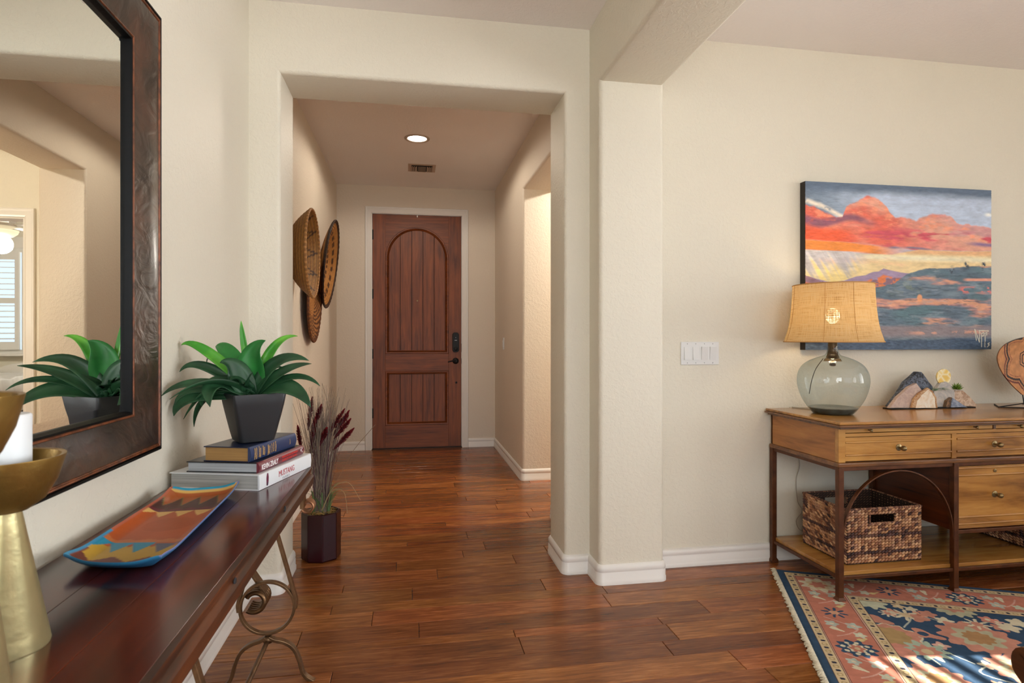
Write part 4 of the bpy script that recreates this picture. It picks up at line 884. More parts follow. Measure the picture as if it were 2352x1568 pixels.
local(MB().lathe([(.002, .001), (.070, .001), (.086, .005), (.098, .020), (.106, .030), (.095, .033), (.060, .026), (.002, .024)], 48).build('glass_base', plain('thick_glass_bottom', '4A5250', .15, 0, .6, .6, 60, .3, 40), lp, smooth=60))
local(MB().lathe([(.002, .262), (.030, .266), (.024, .280), (.021, .300), (.018, .352), (.002, .352)], 32).build('neck', plain('mercury_bronze', '5A4A3C', .12, .9), lp, smooth=50))
local(MB().lathe([(.040, .250), (.034, .262), (.013, .268), (.011, .240), (.016, .232), (.010, .226), (.001, .226)], 28).build('stopper', plain('chrome_stopper', 'A09080', .12, .9), lp, smooth=50))
sp_ = [(.213, .342), (.208, .356), (.196, .395), (.187, .44), (.180, .50), (.176, .56), (.174, .612)]
m, nt, p = mat('burlap_shade'); nt.nodes.remove(p); out = nt.nodes['Material Output']; tc = N(nt, 'ShaderNodeTexCoord'); gr_ = N(nt, 'ShaderNodeTexGradient', gradient_type='RADIAL'); nt.links.new(tc.outputs['Object'], gr_.inputs[0]); sx_ = N(nt, 'ShaderNodeSeparateXYZ'); nt.links.new(tc.outputs['Object'], sx_.inputs[0])
def thread(ma, mz, sc):
    cb = N(nt, 'ShaderNodeCombineXYZ'); a = N(nt, 'ShaderNodeMath', operation='MULTIPLY'); a.inputs[1].default_value = ma; b = N(nt, 'ShaderNodeMath', operation='MULTIPLY'); b.inputs[1].default_value = mz
    nt.links.new(gr_.outputs['Fac'], a.inputs[0]); nt.links.new(sx_.outputs['Z'], b.inputs[0]); nt.links.new(a.outputs[0], cb.inputs[0]); nt.links.new(b.outputs[0], cb.inputs[1])
    n_ = N(nt, 'ShaderNodeTexNoise', Scale=sc, Detail=3.0, Roughness=.7); nt.links.new(cb.outputs[0], n_.inputs[0]); return n_.outputs[0]
t1, t2 = thread(10, 330, 1.0), thread(600, 14, 1.0); ad = N(nt, 'ShaderNodeMath', operation='ADD'); nt.links.new(t1, ad.inputs[0]); nt.links.new(t2, ad.inputs[1])
cr = ramp(nt, ad.outputs[0], [(.40, 'A07838')], ); 
cr.color_ramp.elements.new(.6); cr.color_ramp.elements[0].color = L4('9A6E30'); cr.color_ramp.elements[-1].color = L4('E2B878')
hm = N(nt, 'ShaderNodeMath', operation='MULTIPLY'); hm.inputs[1].default_value = .5; nt.links.new(ad.outputs[0], hm.inputs[0])
cr2 = ramp(nt, hm.outputs[0], [(.36, '9A7648'), (.47, 'CFAE7C'), (.60, 'E8D0A4')])
dfu = N(nt, 'ShaderNodeBsdfDiffuse'); trl = N(nt, 'ShaderNodeBsdfTranslucent'); tra = N(nt, 'ShaderNodeBsdfTransparent'); m1 = N(nt, 'ShaderNodeMixShader'); m2_ = N(nt, 'ShaderNodeMixShader')
nt.links.new(cr2.outputs[0], dfu.inputs[0]); nt.links.new(cr2.outputs[0], trl.inputs[0]); m1.inputs[0].default_value = .5; nt.links.new(dfu.outputs[0], m1.inputs[1]); nt.links.new(trl.outputs[0], m1.inputs[2])
ho = ramp(nt, hm.outputs[0], [(.50, (0, 0, 0)), (.62, (.30, .30, .30))], raw=True); nt.links.new(ho.outputs[0], m2_.inputs[0]); nt.links.new(m1.outputs[0], m2_.inputs[1]); nt.links.new(tra.outputs[0], m2_.inputs[2]); nt.links.new(m2_.outputs[0], out.inputs[0]); M_SHADE = m
sp2 = [(v.x, v.y) for v in smoothline([(a, b, 0) for a, b in sp_], 4)]
shd = local(MB().lathe(sp2, 96, cap=False).build('lamp_shade', M_SHADE, lp, smooth=180, fix=True))
M_TRIM = plain('shade_trim', 'B88A50', .8)
def lring(r, z, name): 
    o = MB().tube([Vector((r*math.cos(2*PI*k/72), r*math.sin(2*PI*k/72), z)) for k in range(72)], .0028, 6, closed=True).build(name, M_TRIM, shd, smooth=180); return local(o)
lring(.213, .342, 'shade_rim'); lring(.174, .612, 'shade_rim')
for an in (-100, -20, 80, 165, 222): 
    local(MB().tube([Vector(((r+.0008)*math.cos(math.radians(an)), (r+.0008)*math.sin(math.radians(an)), z)) for r, z in sp2], .0014, 4).build('seam', M_TRIM, shd))
local(MB().tube([(0, 0, .35), (0, 0, .615)], .003, 6).tube([(-.174, 0, .605), (.174, 0, .605)], .0018, 5).tube([(0, -.174, .605), (0, .174, .605)], .0018, 5).build('harp', M_BRASS, lp))
local(MB().ball((0, 0, .603), .007, 12, 8).build('finial', M_BRASS, lp, smooth=60))
local(MB().ball((0, 0, .465), .030, 20, 14, (1, 1, 1.25)).build('bulb', emis('bulb_glow', 'FFE2B0', 14), lp, smooth=180))
lamp('lamp_bulb', 'POINT', (LX, LY, DT+.465), 8.5, (1, .70, .38), shadow_soft_size=.035)
M_CORD = plain('clear_cord', 'B8AE9E', .3)
MB().tube(smoothline([(2.0, 2.66, DT+.003), (1.975, 2.73, DT+.003), (1.952, 2.784, DT+.003)], 5), .0022, 6).build('cord', M_CORD, lp, smooth=180)
tag(MB().tube(smoothline([Vector((1.948, 2.7935, DT+.002))]+[Vector((1.935, 2.7945, .72)), on_y(1836, 1058, 2.794), on_y(1829, 1100, 2.794), on_y(1832, 1150, 2.794), on_y(1842, 1172, 2.794), on_y(1829, 1195, 2.794), on_y(1836, 1215, 2.794), on_y(1852, 1222, 2.794)], 6), .0022, 6).build('power_cord', M_CORD, None, smooth=180), 'thin clear power cord hanging down the wall behind the desk', 'cord')
local(MB().tube(smoothline([(-.035, .02, .262), (-.06, .04, .21), (-.075, .05, .15), (-.08, .06, .09)], 6), .0022, 6).build('inner_cord', plain('dark_cord', '3A3228', .6), lp, smooth=180))

# ------------------------------------------------------------------ painting
ptg = thing('painting', 'unframed canvas painting of coral sunset clouds over a slate hillside above the desk', 'painting', (2.575, 2.80, 1.083))
ax0, ax1, az0, az1 = 2.010, 3.139, 1.084, 1.953
NU, NV = 620, 470; u, v = np.meshgrid(np.linspace(0, 1, NU), np.linspace(0, 1, NV))    # v down
n1 = fbm(u*7, v*26, 1, 5); n2 = fbm(u*28, v*40, 9, 4); n3 = fbm(u*5, v*9, 15, 4); n4 = fbm(u*60, v*150, 22, 3)
C = np.empty(u.shape+(3,)); 
def col(s): return np.array(lin(s))
def mixc(mask, c):
    mk = np.clip(mask, 0, 1)[..., None]; C[:] = C*(1-mk)+(col(c) if isinstance(c, str) else c)*mk
sm = lambda a, b, x: np.clip((x-a)/(b-a), 0, 1)**2*(3-2*np.clip((x-a)/(b-a), 0, 1))
C[:] = col('B9C8DE'); mixc(sm(.5, .1, u+n3*.35-.1)*sm(.30, .16, v), '6E7F92'); mixc(sm(.10, .035, v+.03*n1), '5F7085'); mixc(sm(.55, .2, u+.2*n3)*sm(.05, .0, np.abs(v-.12)-.02)*.5, '8A9AAB')
wt = np.interp(u, [0, .08, .14, .2], [.115, .14, .175, .21])+.01*(n2-.5); mixc(sm(.025, .0, np.abs(v-wt))*(u < .21)*sm(.3, .6, n2+.2), 'F0E4D2')
top = np.interp(u, [0, .05, .1, .16, .19, .21, .25, .28, .33, .38, .42, .44, .47, .5, .55, .58, .62, .66, .7, .74, .78, .82, .86, .92, 1], [.135, .155, .18, .205, .20, .14, .115, .095, .075, .09, .13, .165, .20, .185, .20, .215, .18, .17, .165, .165, .19, .215, .225, .225, .235])+.034*(fbm(u*22, v*14, 30)-.5)
bot = np.interp(u, [0, .2, .4, .55, .7, 1], [.345, .35, .372, .385, .392, .385])+.02*(n1-.5)
cl = sm(-.006, .010, v-top)*sm(.008, -.008, v-bot)
red = col('DE6A56')[None, None]*(1-sm(.35, .8, u)[..., None])+col('DE9084')[None, None]*sm(.35, .8, u)[..., None]; red = red*(.82+.36*n2[..., None]); mixc(cl, red)
mixc(cl*sm(.42, .75, n3+.14*sm(.4, .8, u))*.8, 'E4AC94'); mixc(cl*sm(.09, .03, np.abs(v-(top+.04)))*sm(.45, .7, n2)*.7, 'F09A78'); mixc(cl*sm(.55, .7, n1)*sm(.22, .3, v), 'D05664')
mixc(cl*sm(.35, .15, u)*sm(.25, .30, v), 'E8603A'); mixc(sm(.03, .0, np.abs(v-(.225+.02*np.sin(u*20)))-.012*(1-u/.4))*sm(.42, .26, u+.06*(n2-.5))*cl*sm(.2, .55, n2+.15)*.9, '84566C')
mixc(cl*sm(.5, .65, fbm(u*5, v*12, 44))*sm(.6, .9, u)*.7, 'C89AA0'); mixc(sm(.02, 0, np.abs(v-(.335+.02*n1)))*sm(.82, .95, u), '8A7098')
ob = sm(-.006, .006, v-bot)*sm(.008, -.004, v-np.interp(u, [0, .3, .45, .6, .62], [.405, .415, .425, .40, .38])-.012*(n1-.5))*sm(.64, .34, u+.15*(n1-.5)); mixc(ob, np.clip(col('E68A3C')[None, None]*(.7+.6*n1[..., None]), 0, 1))
low = sm(-.004, .006, v-np.interp(u, [0, .3, .45, .60, .7, 1], [.41, .42, .420, .385, .392, .385])-.012*(n1-.5)); mixc(low, 'E9D09C'); mixc(low*sm(.4, .1, u), 'EAD48C'); mixc(low*sm(.43, .40, v)*sm(.4, .6, u), 'E8B888'); mixc(low*sm(.03, 0, np.abs(v-.44)), 'EFE6C4'); mixc(low*sm(.05, 0, np.abs(v-.47))*sm(.4, .8, n1), 'EEC09A')
mixc(sm(.012, .0, np.abs(v-.388-.012*np.sin(u*9)))*sm(.42, .46, u)*sm(.75, .6, u)*sm(.4, .6, n1)*1.0, '8A7C8E')
st = fbm(u*42-v*22, v*4, 61, 3); rn = sm(.36, .22, u+.1*(v-.4))*sm(.405, .415, v)*sm(.58, .44, v+.25*(st-.5)); mixc(rn*.9, col('C6C2C8')[None, None]*(.6+.7*st[..., None])); 
hl = np.interp(u, [0, .06, .14, .2, .26, .31, .35, .38, .405, .44, .5, .56], [.56, .578, .60, .585, .56, .55, .53, .525, .507, .518, .53, .535])+.004*(n2-.5); mixc(sm(-.003, .003, v-hl), np.clip(col('A08CA8')[None, None]*(.85+.3*n1[..., None]), 0, 1)); 
mixc(sm(-.003, .003, v-np.interp(u, [0, .1, .25, .4, .5], [.555, .60, .60, .575, .56])-.02*(n2-.5))*sm(.52, .5, u), col('8A6A78')[None, None]*(.7+.7*n2[..., None]))
mixc(sm(.015, .03, v-hl-.015)*sm(.38, .52, n2)*sm(.65, .61, v)*sm(.52, .48, u), 'D87A48')
dh = np.interp(u, [0, .3, .46, .5, .53, .57, .62, .66, .7, .76, .84, .92, 1], [.64, .64, .60, .565, .54, .525, .505, .50, .497, .497, .485, .48, .478])+.012*(n2-.5)
dm = sm(-.004, .004, v-dh); base = col('5E7080')[None, None]*(.6+.8*fbm(u*12, v*60, 71, 5)[..., None]); mixc(dm, base); mixc(dm*sm(.4, .7, n3)*.8, '5C7C84'); mixc(dm*sm(.45, .75, fbm(u*9, v*20, 70))*.7, '8094A0'); pk = fbm(u*4+.3*v, v*17, 77, 5); mixc(dm*sm(.53, .68, pk)*sm(.50, .62, v)*sm(.86, .76, v)*.9, 'C48880'); mixc(dm*sm(.60, .72, pk+.1*(n2-.5))*sm(.93, .80, v), 'DCA284'); mixc(dm*sm(.5, .7, n2)*sm(.72, .55, v)*sm(.75, .55, u)*.6, '8C9474'); mixc(dm*sm(.60, .75, fbm(u*20, v*90, 72, 3))*.6, '43525F'); mixc(dm*sm(.55, .8, fbm(u*16, v*60, 73, 4))*.4, '9AA6B2')
mixc(sm(.012, .004, np.abs(v-.565+.02*(u-.9)))*sm(.83, .87, u), 'E2A08A'); mixc(sm(.03, .01, np.abs(v-.63))*sm(.80, .84, u)*sm(.45, .55, n2), 'D87E78'); mixc(sm(.03, .015, np.hypot((u-.60)*1.6, v-.685)), 'E6A274')
mixc(sm(.84, .87, v+.02*(n1-.5))*sm(.95, .9, v), col('8E8488')*(1)); mixc(sm(.02, .0, np.abs(v-.895-.02*(n1-.5)))*sm(.5, .6, u)*sm(.5, .6, n2), 'D4A08C'); mixc(sm(.925, .945, v+.03*np.sin(u*9)*.4+.03*(n1-.5)), col('4C5E74')[None, None]*(.7+.6*n4[..., None]))
for cx_, cy_ in ((.86, .475), (.955, .472), (.78, .51)): mixc(sm(.03, .012, np.hypot((u-cx_)*1.3, v-cy_)+.03*(n2-.5))*sm(.4, .55, fbm(u*80, v*60, 91, 2)), '44525E')
mixc(sm(.03, 0, np.hypot((u-.985)*.8, (v-.155)*1.5)), 'EEF0EC')
def stroke(pts, wd, c):
    for (a, b), (c_, d) in zip(pts, pts[1:]):
        tt = np.clip(((u-a)*(c_-a)+(v-b)*(d-b)*.6)/((c_-a)**2+(d-b)**2*.6+1e-9), 0, 1); mixc(sm(wd, wd*.4, np.hypot(u-(a+(c_-a)*tt), (v-(b+(d-b)*tt))*.77)), c)
for s_ in ([(.905, .875), (.915, .945)], [(.908, .878), (.932, .955)], [(.932, .955), (.934, .885)], [(.945, .90), (.944, .985)], [(.944, .90), (.958, .895), (.956, .915), (.945, .918)], [(.965, .905), (.963, .985)], [(.963, .90), (.975, .895), (.974, .912)], [(.93, .882), (.985, .885)], [(.988, .96), (.98, .965), (.987, .972), (.978, .985)]): stroke(s_, .0028, 'D8D4C0')
C = np.clip(C*(.98+.2*n4[..., None])*(.80+.40*fbm(u*26+n3*3, v*70, 120, 4)[..., None]), 0, 1)
yrel = 2.760-(.0024*n4+.0018*n2)
vs = np.stack([ax0+(ax1-ax0)*u, yrel, az1-(az1-az0)*v], -1).reshape(-1, 3); ii = np.arange(NU*NV).reshape(NV, NU); fs = np.stack([ii[:-1, :-1], ii[1:, :-1], ii[1:, 1:], ii[:-1, 1:]], -1).reshape(-1, 4)
def npmesh(name, vs, fs, cols, m, parent, smooth=True):
    me = bpy.data.meshes.new(name); me.vertices.add(len(vs)); me.vertices.foreach_set('co', vs.astype(np.float32).ravel()); me.loops.add(fs.size); me.loops.foreach_set('vertex_index', fs.astype(np.int32).ravel())
    me.polygons.add(len(fs)); me.polygons.foreach_set('loop_start', np.arange(0, fs.size, fs.shape[1], dtype=np.int32)); me.polygons.foreach_set('use_smooth', [smooth]*len(fs))
    ca = me.color_attributes.new('Col', 'FLOAT_COLOR', 'POINT'); a = np.ones((len(vs), 4), np.float32); a[:, :3] = cols; ca.data.foreach_set('color', a.ravel()); me.update(calc_edges=True); me.validate()
    return link(name, me, m, parent)
npmesh('painted_surface', vs, fs, C.reshape(-1, 3), attr_mat('oil_paint', .42, 0, spec=.35), ptg)
Box('canvas_edge', (ax0, ax1, 2.7605, 2.7995, az0, az1), plain('canvas_side_dark', '2A2420', .7), ptg)

# ------------------------------------------------------------------ agate landscape on the desk
sc_ = thing('stone_sculpture', 'small landscape of cut agate and stone slices with tiny air plants on the desk', 'decoration', (2.64, 2.63, DT))
def cr3(x, y, Y): return on_y(2000+x/6.682, 750+y/6.682+0, Y)
def slab(pts, Y, th, m, name='stone', bv=.002, lift=0):
    P = [cr3(x, y, Y) for x, y in pts]; zmin = min(p.z for p in P); P = [(p.x, DT+.004+(p.z-zmin)+lift) for p in P]
    rg = random.Random(len(pts)); Q = []
    for i, a in enumerate(P):
        b = P[(i+1) % len(P)]; Q += [a, ((a[0]+b[0])/2+rg.uniform(-.0015, .0015), max(DT+.004, (a[1]+b[1])/2+rg.uniform(-.0015, .0015)))]
    return MB().prism(Q, 'y', Y, Y+th).build(name, m, sc_, bevel=bv)
def stone(name, c, c2, sc, mode=0):
    m, nt, p = mat(name); tc = N(nt, 'ShaderNodeTexCoord'); n_ = N(nt, 'ShaderNodeTexNoise', Scale=sc, Detail=6.0, Roughness=.7, Distortion=1.5); nt.links.new(tc.outputs['Object'], n_.inputs[0]); r_ = ramp(nt, n_.outputs[0], [(.42, c), (.6, c2)]); nt.links.new(r_.outputs[0], p.inputs['Base Color']); p.inputs['Roughness'].default_value = .35
    b = N(nt, 'ShaderNodeBump', Strength=.6, Distance=.004); nt.links.new(n_.outputs[0], b.inputs['Height']); nt.links.new(b.outputs[0], p.inputs['Normal']) if mode else None; return m
slab([(285, 1255), (450, 1040), (555, 870), (640, 800), (730, 712), (790, 715), (850, 795), (900, 870), (960, 940), (980, 1255)], 2.652, .035, stone('black_obsidian', '12161E', '6A7486', 45, 1), 'dark_rock', .006)
slab([(290, 1270), (420, 1100), (590, 945), (705, 885), (790, 995), (700, 1090), (640, 1270)], 2.628, .022, stone('pink_petrified_wood', 'C9B2A4', 'B49C92', 30))
slab([(1000, 1255), (970, 1020), (1080, 880), (1160, 862), (1230, 900), (1290, 1020), (1300, 1255)], 2.632, .022, stone('grey_quartz', 'C4BCB2', 'A8A6A4', 20))
w1 = slab([(632, 1262), (670, 1120), (740, 1040), (880, 948), (950, 1000), (1010, 1090), (1030, 1262)], 2.612, .014, stone('brown_rind', 'A87848', 'D8B890', 60, 1)); slab([(690, 1262), (715, 1150), (780, 1065), (885, 975), (935, 1020), (985, 1110), (1000, 1262)], 2.6105, .002, stone('white_agate', 'EDE6D6', 'E2CDB0', 25), 'agate_face', .0005)
slab([(1250, 1255), (1290, 1010), (1420, 1010), (1520, 1100), (1625, 1225), (1625, 1255)], 2.634, .022, stone('cream_rock', 'D8C0A8', 'A88468', 40, 1))
slab([(1155, 1245), (1180, 1140), (1250, 1085), (1300, 1245)], 2.612, .02, stone('brown_rock', '8A6238', '3A3430', 50, 1)); slab([(1235, 1245), (1260, 1095), (1360, 1160), (1490, 1245)], 2.606, .02, stone('blue_slate', '6E7C92', '9AA4B4', 35))
ac = cr3(1122, 765, 2.640); M_AG, nt, p = mat('yellow_agate'); tc = N(nt, 'ShaderNodeTexCoord'); vo = N(nt, 'ShaderNodeTexVoronoi', Scale=22.0, feature='DISTANCE_TO_EDGE'); nt.links.new(tc.outputs['Object'], vo.inputs[0]); r_ = ramp(nt, vo.outputs[0], [(.0, 'F4EBC8'), (.06, 'F0DA98'), (.2, 'E6C260')]); nt.links.new(r_.outputs[0], p.inputs['Base Color']); p.inputs['Roughness'].default_value = .2
MB().prism([(ac.x+.043*math.cos(2*PI*k/40)*(1+.03*math.sin(3*k)), ac.z-.002+.041*math.sin(2*PI*k/40)) for k in range(40)], 'y', 2.640, 2.646).build('agate_disc', M_AG, sc_, bevel=.001)
q0, q1 = cr3(285, 1265, 2.62), cr3(1625, 1250, 2.62); Box('base', (q0.x+.01, q1.x-.01, 2.615, 2.675, DT, DT+.005), M_DARK, sc_, .001)
def tuft(name, c, n, ln, m, curl, wd, up):
    mb = MB(); rg = random.Random(n)
    for i in range(n):
        a = rg.uniform(0, 2*PI); e = rg.uniform(up, 1.2); d = Vector((math.cos(a)*math.cos(e), math.sin(a)*math.cos(e)*.6-.15, math.sin(e))); l = ln*rg.uniform(.6, 1); b = c+d*l*.6; t_ = c+d*l+Vector((d.x, d.y, -1))*curl*l
        mb.tube(bezier(c, b+(b-c)*.3, t_, 6), [wd*(1-k/7.) for k in range(7)], 4)
    return mb.build(name, m, sc_, smooth=180)
p_ = cr3(1000, 985, 2.618); p_.y = 2.622; tuft('air_plant', p_, 30, .032, plain('air_plant_green', '7C9C7E', .6, var=.2), .25, .0012, .1); p_ = cr3(1120, 960, 2.618); p_.y = 2.624; tuft('air_plant', p_, 26, .03, plain('air_plant_grey', '9AA79A', .6, var=.2), .75, .0009, -.1)
p_ = cr3(1320, 960, 2.63); mb = MB()
for i in range(24):
    a = i*2.4; e = .05+1.3*(i/24); d = Vector((math.cos(a)*math.cos(e), math.sin(a)*math.cos(e)*.8, math.sin(e))); mb.tube([p_, p_+d*.018, p_+d*.036], [.0025, .0036, .0004], 5)
mb.build('succulent', plain('succulent_green', '5A7A1E', .4, var=.35, vscale=60), sc_, smooth=180)

# ------------------------------------------------------------------ decorative dish on stand
ds = thing('decorative_dish', 'burl dish with dark geometric inlay on a black stand, right end of the desk', 'decoration', (3.205, 2.6, DT))
L_ = [(848, 870), (852, 820), (870, 770), (895, 728), (930, 690), (975, 655), (1020, 630), (1070, 608), (1120, 590), (1218, 566)]; Lb = [(1190, 1362), (1120, 1300), (1040, 1220), (950, 1110), (890, 1010), (860, 930)]
left = [on_y(2150+x/6.03, 680+y/6.03, 2.60) for x, y in Lb+L_]; cxd = 3.205; pl_ = [(p.x, p.z) for p in left]+[(cxd, left[-1].z+.006)]+[(2*cxd-p.x, p.z) for p in reversed(left)]+[(cxd, left[0].z-.012)]
ctr = np.array([cxd, sum(p[1] for p in pl_)/len(pl_)]); ol = [Vector((a, b, 0)) for a, b in pl_]; nR = 60; out_ = np.array([[v.x, v.y] for v in smoothline(ol+[ol[0]], 6)[:-1]]); nA = len(out_)
vs = []; cols = []
def dishcol(x, z):
    dx, dz = (x-ctr[0]), (z-ctr[1]); c = col('C48A5C')*(.7+.6*float(fbm(np.array(x*60), np.array(z*60), 5)))
    ax_, az_ = abs(dx), dz; r = math.hypot(dx, dz)
    rho = max(abs(dx), abs(dx)*.5+abs(dz)*.87)
    if .030 < rho < .037 or .044 < rho < .050: c = col('3A2C30')
    if rho < .022: c = col('B07048')
    k = (math.atan2(dz, dx)/(PI/3)) % 1; zz = r+.05*abs(k*2-1)
    if .165 < zz < .178: c = col('3A3034')
    if .186 < zz < .196: c = col('6A3434')
    if .150 < zz < .154: c = col('8A4A3C')
    return c
for j in range(nR+1):
    s = j/nR
    for k in range(nA):
        p = ctr+(out_[k]-ctr)*s; vs.append((p[0], 2.597+.022*(1-s*s), p[1])); cols.append(dishcol(p[0], p[1]))
N0 = len(vs)
for j in (nR, 0):
    s = j/nR if j else .02
    for k in range(nA): p = ctr+(out_[k]-ctr)*s; vs.append((p[0], 2.604+(.022 if j == 0 else 0), p[1])); cols.append(col('3A2A20'))
fs = [(j*nA+k, j*nA+(k+1) % nA, (j+1)*nA+(k+1) % nA, (j+1)*nA+k) for j in range(nR) for k in range(nA)]+[(nR*nA+k, nR*nA+(k+1) % nA, N0+(k+1) % nA, N0+k) for k in range(nA)]+[(N0+k, N0+(k+1) % nA, N0+nA+(k+1) % nA, N0+nA+k) for k in range(nA)]
MB().add(vs, fs).build('dish', attr_mat('inlaid_burl', .3, .1, 200), ds, smooth=60, cols=np.array(cols))
zl = min(p[1] for p in pl_)
MB().tube([(cxd-.09, 2.72, DT+.003), (cxd-.20, 2.60, DT+.003), (cxd-.04, 2.53, DT+.003), (cxd+.04, 2.53, DT+.003), (cxd+.20, 2.60, DT+.003), (cxd+.09, 2.72, DT+.003)], .003, 6).tube([(cxd-.20, 2.60, DT+.004), (cxd-.045, 2.600, DT+.02), (cxd-.045, 2.612, zl+.045)], .003, 6).tube([(cxd+.20, 2.60, DT+.004), (cxd+.045, 2.600, DT+.02), (cxd+.045, 2.612, zl+.045)], .003, 6).build('stand', M_BLACK, ds)

# ------------------------------------------------------------------ rug
e1 = Vector((.910, -.4147, 0)).normalized(); e2 = Vector((-e1.y*-1, -e1.x, 0)); e2 = Vector((e1.y, -e1.x, 0))
O = on_z(1783, 1311, 0); RW, RL, RT = 2.35, 3.0, .009
rug = thing('rug', 'patterned wool rug with red floral border, navy field and cream fringe on the wood floor', 'rug', (O.x, O.y, 0))
def c5(x, y): p = on_z(1740+x/3.843, 1220+y/3.843, 0)-O; return p.dot(e1), p.dot(e2)
sg = np.concatenate([np.arange(0, 1.35, .0026), np.arange(1.35, RW, .012), [RW]]); tg_ = np.concatenate([np.arange(0, 1.35, .0026), np.arange(1.35, RL, .012), [RL]])
S, T = np.meshgrid(sg, tg_); C = np.empty(S.shape+(3,)); nz = fbm(S*40, T*40, 4); ny = fbm(S*9, T*9, 8); Sw, Tw = S+.006*(nz-.5), T+.006*(fbm(S*40, T*40, 14)-.5)
D_ = np.minimum(np.minimum(S, T), np.minimum(RW-S, RL-T)); al = np.where(np.minimum(S, RW-S) < np.minimum(T, RL-T), T, S)
NAVY, RED, CREAM, GOLD, TEAL, PINK = '38506A', 'C27F6C', 'DAD2B8', 'D0BC98', 'B4C0B6', 'D6AA9C'
C[:] = col(NAVY)
def put(mask, c): C[mask] = col(c)
def band(a, b, c): put((D_ >= a) & (D_ < b), c)
band(.028, .0655, GOLD); band(.0285, .031, '5A4038'); band(.0625, .0655, '5A4038'); band(.0655, .070, PINK); band(.070, .0715, '5A4038'); band(.0715, .236, RED); band(.236, .2375, '5A4038'); band(.2375, .243, PINK); band(.243, .2455, '5A4038'); band(.2455, .283, GOLD); band(.283, .285, '5A4038')
for c0_, ph in ((.047, 0), (.265, .3)):
    f = ((al/.052+ph) % 1-.5)*.052; g_ = D_-c0_; put((np.abs(g_) < .017) & (np.hypot(f*1.2, g_) < .0085), '3B3A48'); f2 = ((al/.052+ph+.5) % 1-.5)*.052; q = np.hypot(f2, g_); put((q < .010) & (q > .006) & (np.abs(g_) < .017), 'A08A5C')
fld = D_ > .285
LIM = [None]
def poly_blob(s0, t0, r, n, amp, c, asp=1, rot=0, clip=None):
    ds_, dt_ = Sw-s0, Tw-t0; a = np.cos(rot)*ds_+np.sin(rot)*dt_; b = (-np.sin(rot)*ds_+np.cos(rot)*dt_)*asp; rr_ = np.hypot(a, b); an = np.arctan2(b, a)
    mk = rr_ < r*(1+amp*np.cos(n*an)); mk &= (LIM[0] if LIM[0] is not None else True); put(mk, c) if isinstance(c, str) else None; return mk
def star(s0, t0, r, c=NAVY, cc='D9A88A'):
    for k in range(8): a = 2*PI*k/8+.2; poly_blob(s0+r*.66*math.cos(a), t0+r*.66*math.sin(a), r*.36, 2, .3, c, 2.0, a)
    poly_blob(s0, t0, r*.42, 6, .1, cc)
def palm(s0, t0, r, c=NAVY, cc=RED, dots=True):
    poly_blob(s0, t0, r, 10, .14, c, 1.1); 
    if dots:
        for k in range(8): a = 2*PI*k/8+.2; poly_blob(s0+r*.72*math.cos(a), t0+r*.66*math.sin(a), r*.13, 1, 0, CREAM)
    poly_blob(s0, t0, r*.48, 8, .14, CREAM); poly_blob(s0, t0, r*.38, 6, .2, cc); poly_blob(s0, t0, r*.16, 4, 0, GOLD)
def cloud(s0, t0, r, c=TEAL): poly_blob(s0, t0, r, 5, .22, c); poly_blob(s0, t0, r*.35, 1, 0, CREAM)
def leafm(s0, t0, r, rot, c=CREAM): poly_blob(s0, t0, r, 3, .25, c, 2.4, rot)
def vine(pts, c, wd=.0035):
    P = smoothline([(a, b, 0) for a, b in pts], 5)
    for a, b in zip(P, P[1:]):
        m_ = (np.abs(S-a.x) < .05) & (np.abs(T-a.y) < .05); 
        if not m_.any(): continue
        d = b-a; l2 = d.x**2+d.y**2+1e-9; t_ = np.clip(((S-a.x)*d.x+(T-a.y)*d.y)/l2, 0, 1); mk = np.hypot(S-a.x-d.x*t_, T-a.y-d.y*t_) < wd; mk &= (LIM[0] if LIM[0] is not None else True); put(mk, c)
LIM[0] = (D_ > .0715) & (D_ < .236)
for k in range(16):
    for (s_, t_) in ((.154, .154+.29*k), (.154+.29*k, .154)):
        if s_ > RW or t_ > RL: continue
        if k == 0: poly_blob(.154, .154, .072, 9, .16, CREAM); poly_blob(.154, .154, .048, 7, .15, GOLD); poly_blob(.154, .154, .032, 6, .2, RED); continue
    o_ = .29*k; 
    for hor in (0, 1):
        m2 = (lambda a, b: (b, a)) if hor else (lambda a, b: (a, b)); w_ = lambda f, a, b, *r_, **kw: f(*m2(a, b), *r_, **kw)
        if k > 0 and k % 2 == 0: w_(palm, .154, .154+o_, .064)
        if k > 0 and k % 2 == 1: w_(star, .150, .150+o_, .045); 
        w_(cloud, .19, .26+o_, .026, TEAL); w_(cloud, .115, .255+o_, .022); w_(leafm, .12, .30+o_, .026, .6+hor, CREAM); w_(cloud, .195, .335+o_-.0, .02, 'C9CDB8'); w_(leafm, .19, .37+o_, .022, -.6, 'D9C48E')
        vine([m2(.10, .20+o_), m2(.15, .235+o_), m2(.20, .28+o_), m2(.16, .33+o_), m2(.11, .36+o_)], PINK, .0028)
LIM[0] = fld
rg = random.Random(11)
for k in range(120):     # scattered small flowers and vines of the field
    s_, t_ = rg.uniform(.3, RW-.3), rg.uniform(.3, RL-.3); vine([(s_, t_), (s_+rg.uniform(-.07, .07), t_+rg.uniform(.02, .08)), (s_+rg.uniform(-.12, .12), t_+rg.uniform(.08, .14))], 'B9C0B4', .003)
    c = rg.choice([CREAM, PINK, GOLD, 'D9A088', 'C9B48A']); rr_ = rg.uniform(.014, .030); poly_blob(s_, t_, rr_, rg.choice([4, 5, 6]), .28, c); poly_blob(s_, t_, rr_*.4, 1, 0, rg.choice([RED, CREAM]))
def at5(f, x, y, *a, **k): s_, t_ = c5(x, y); return f(s_, t_, *a, **k)
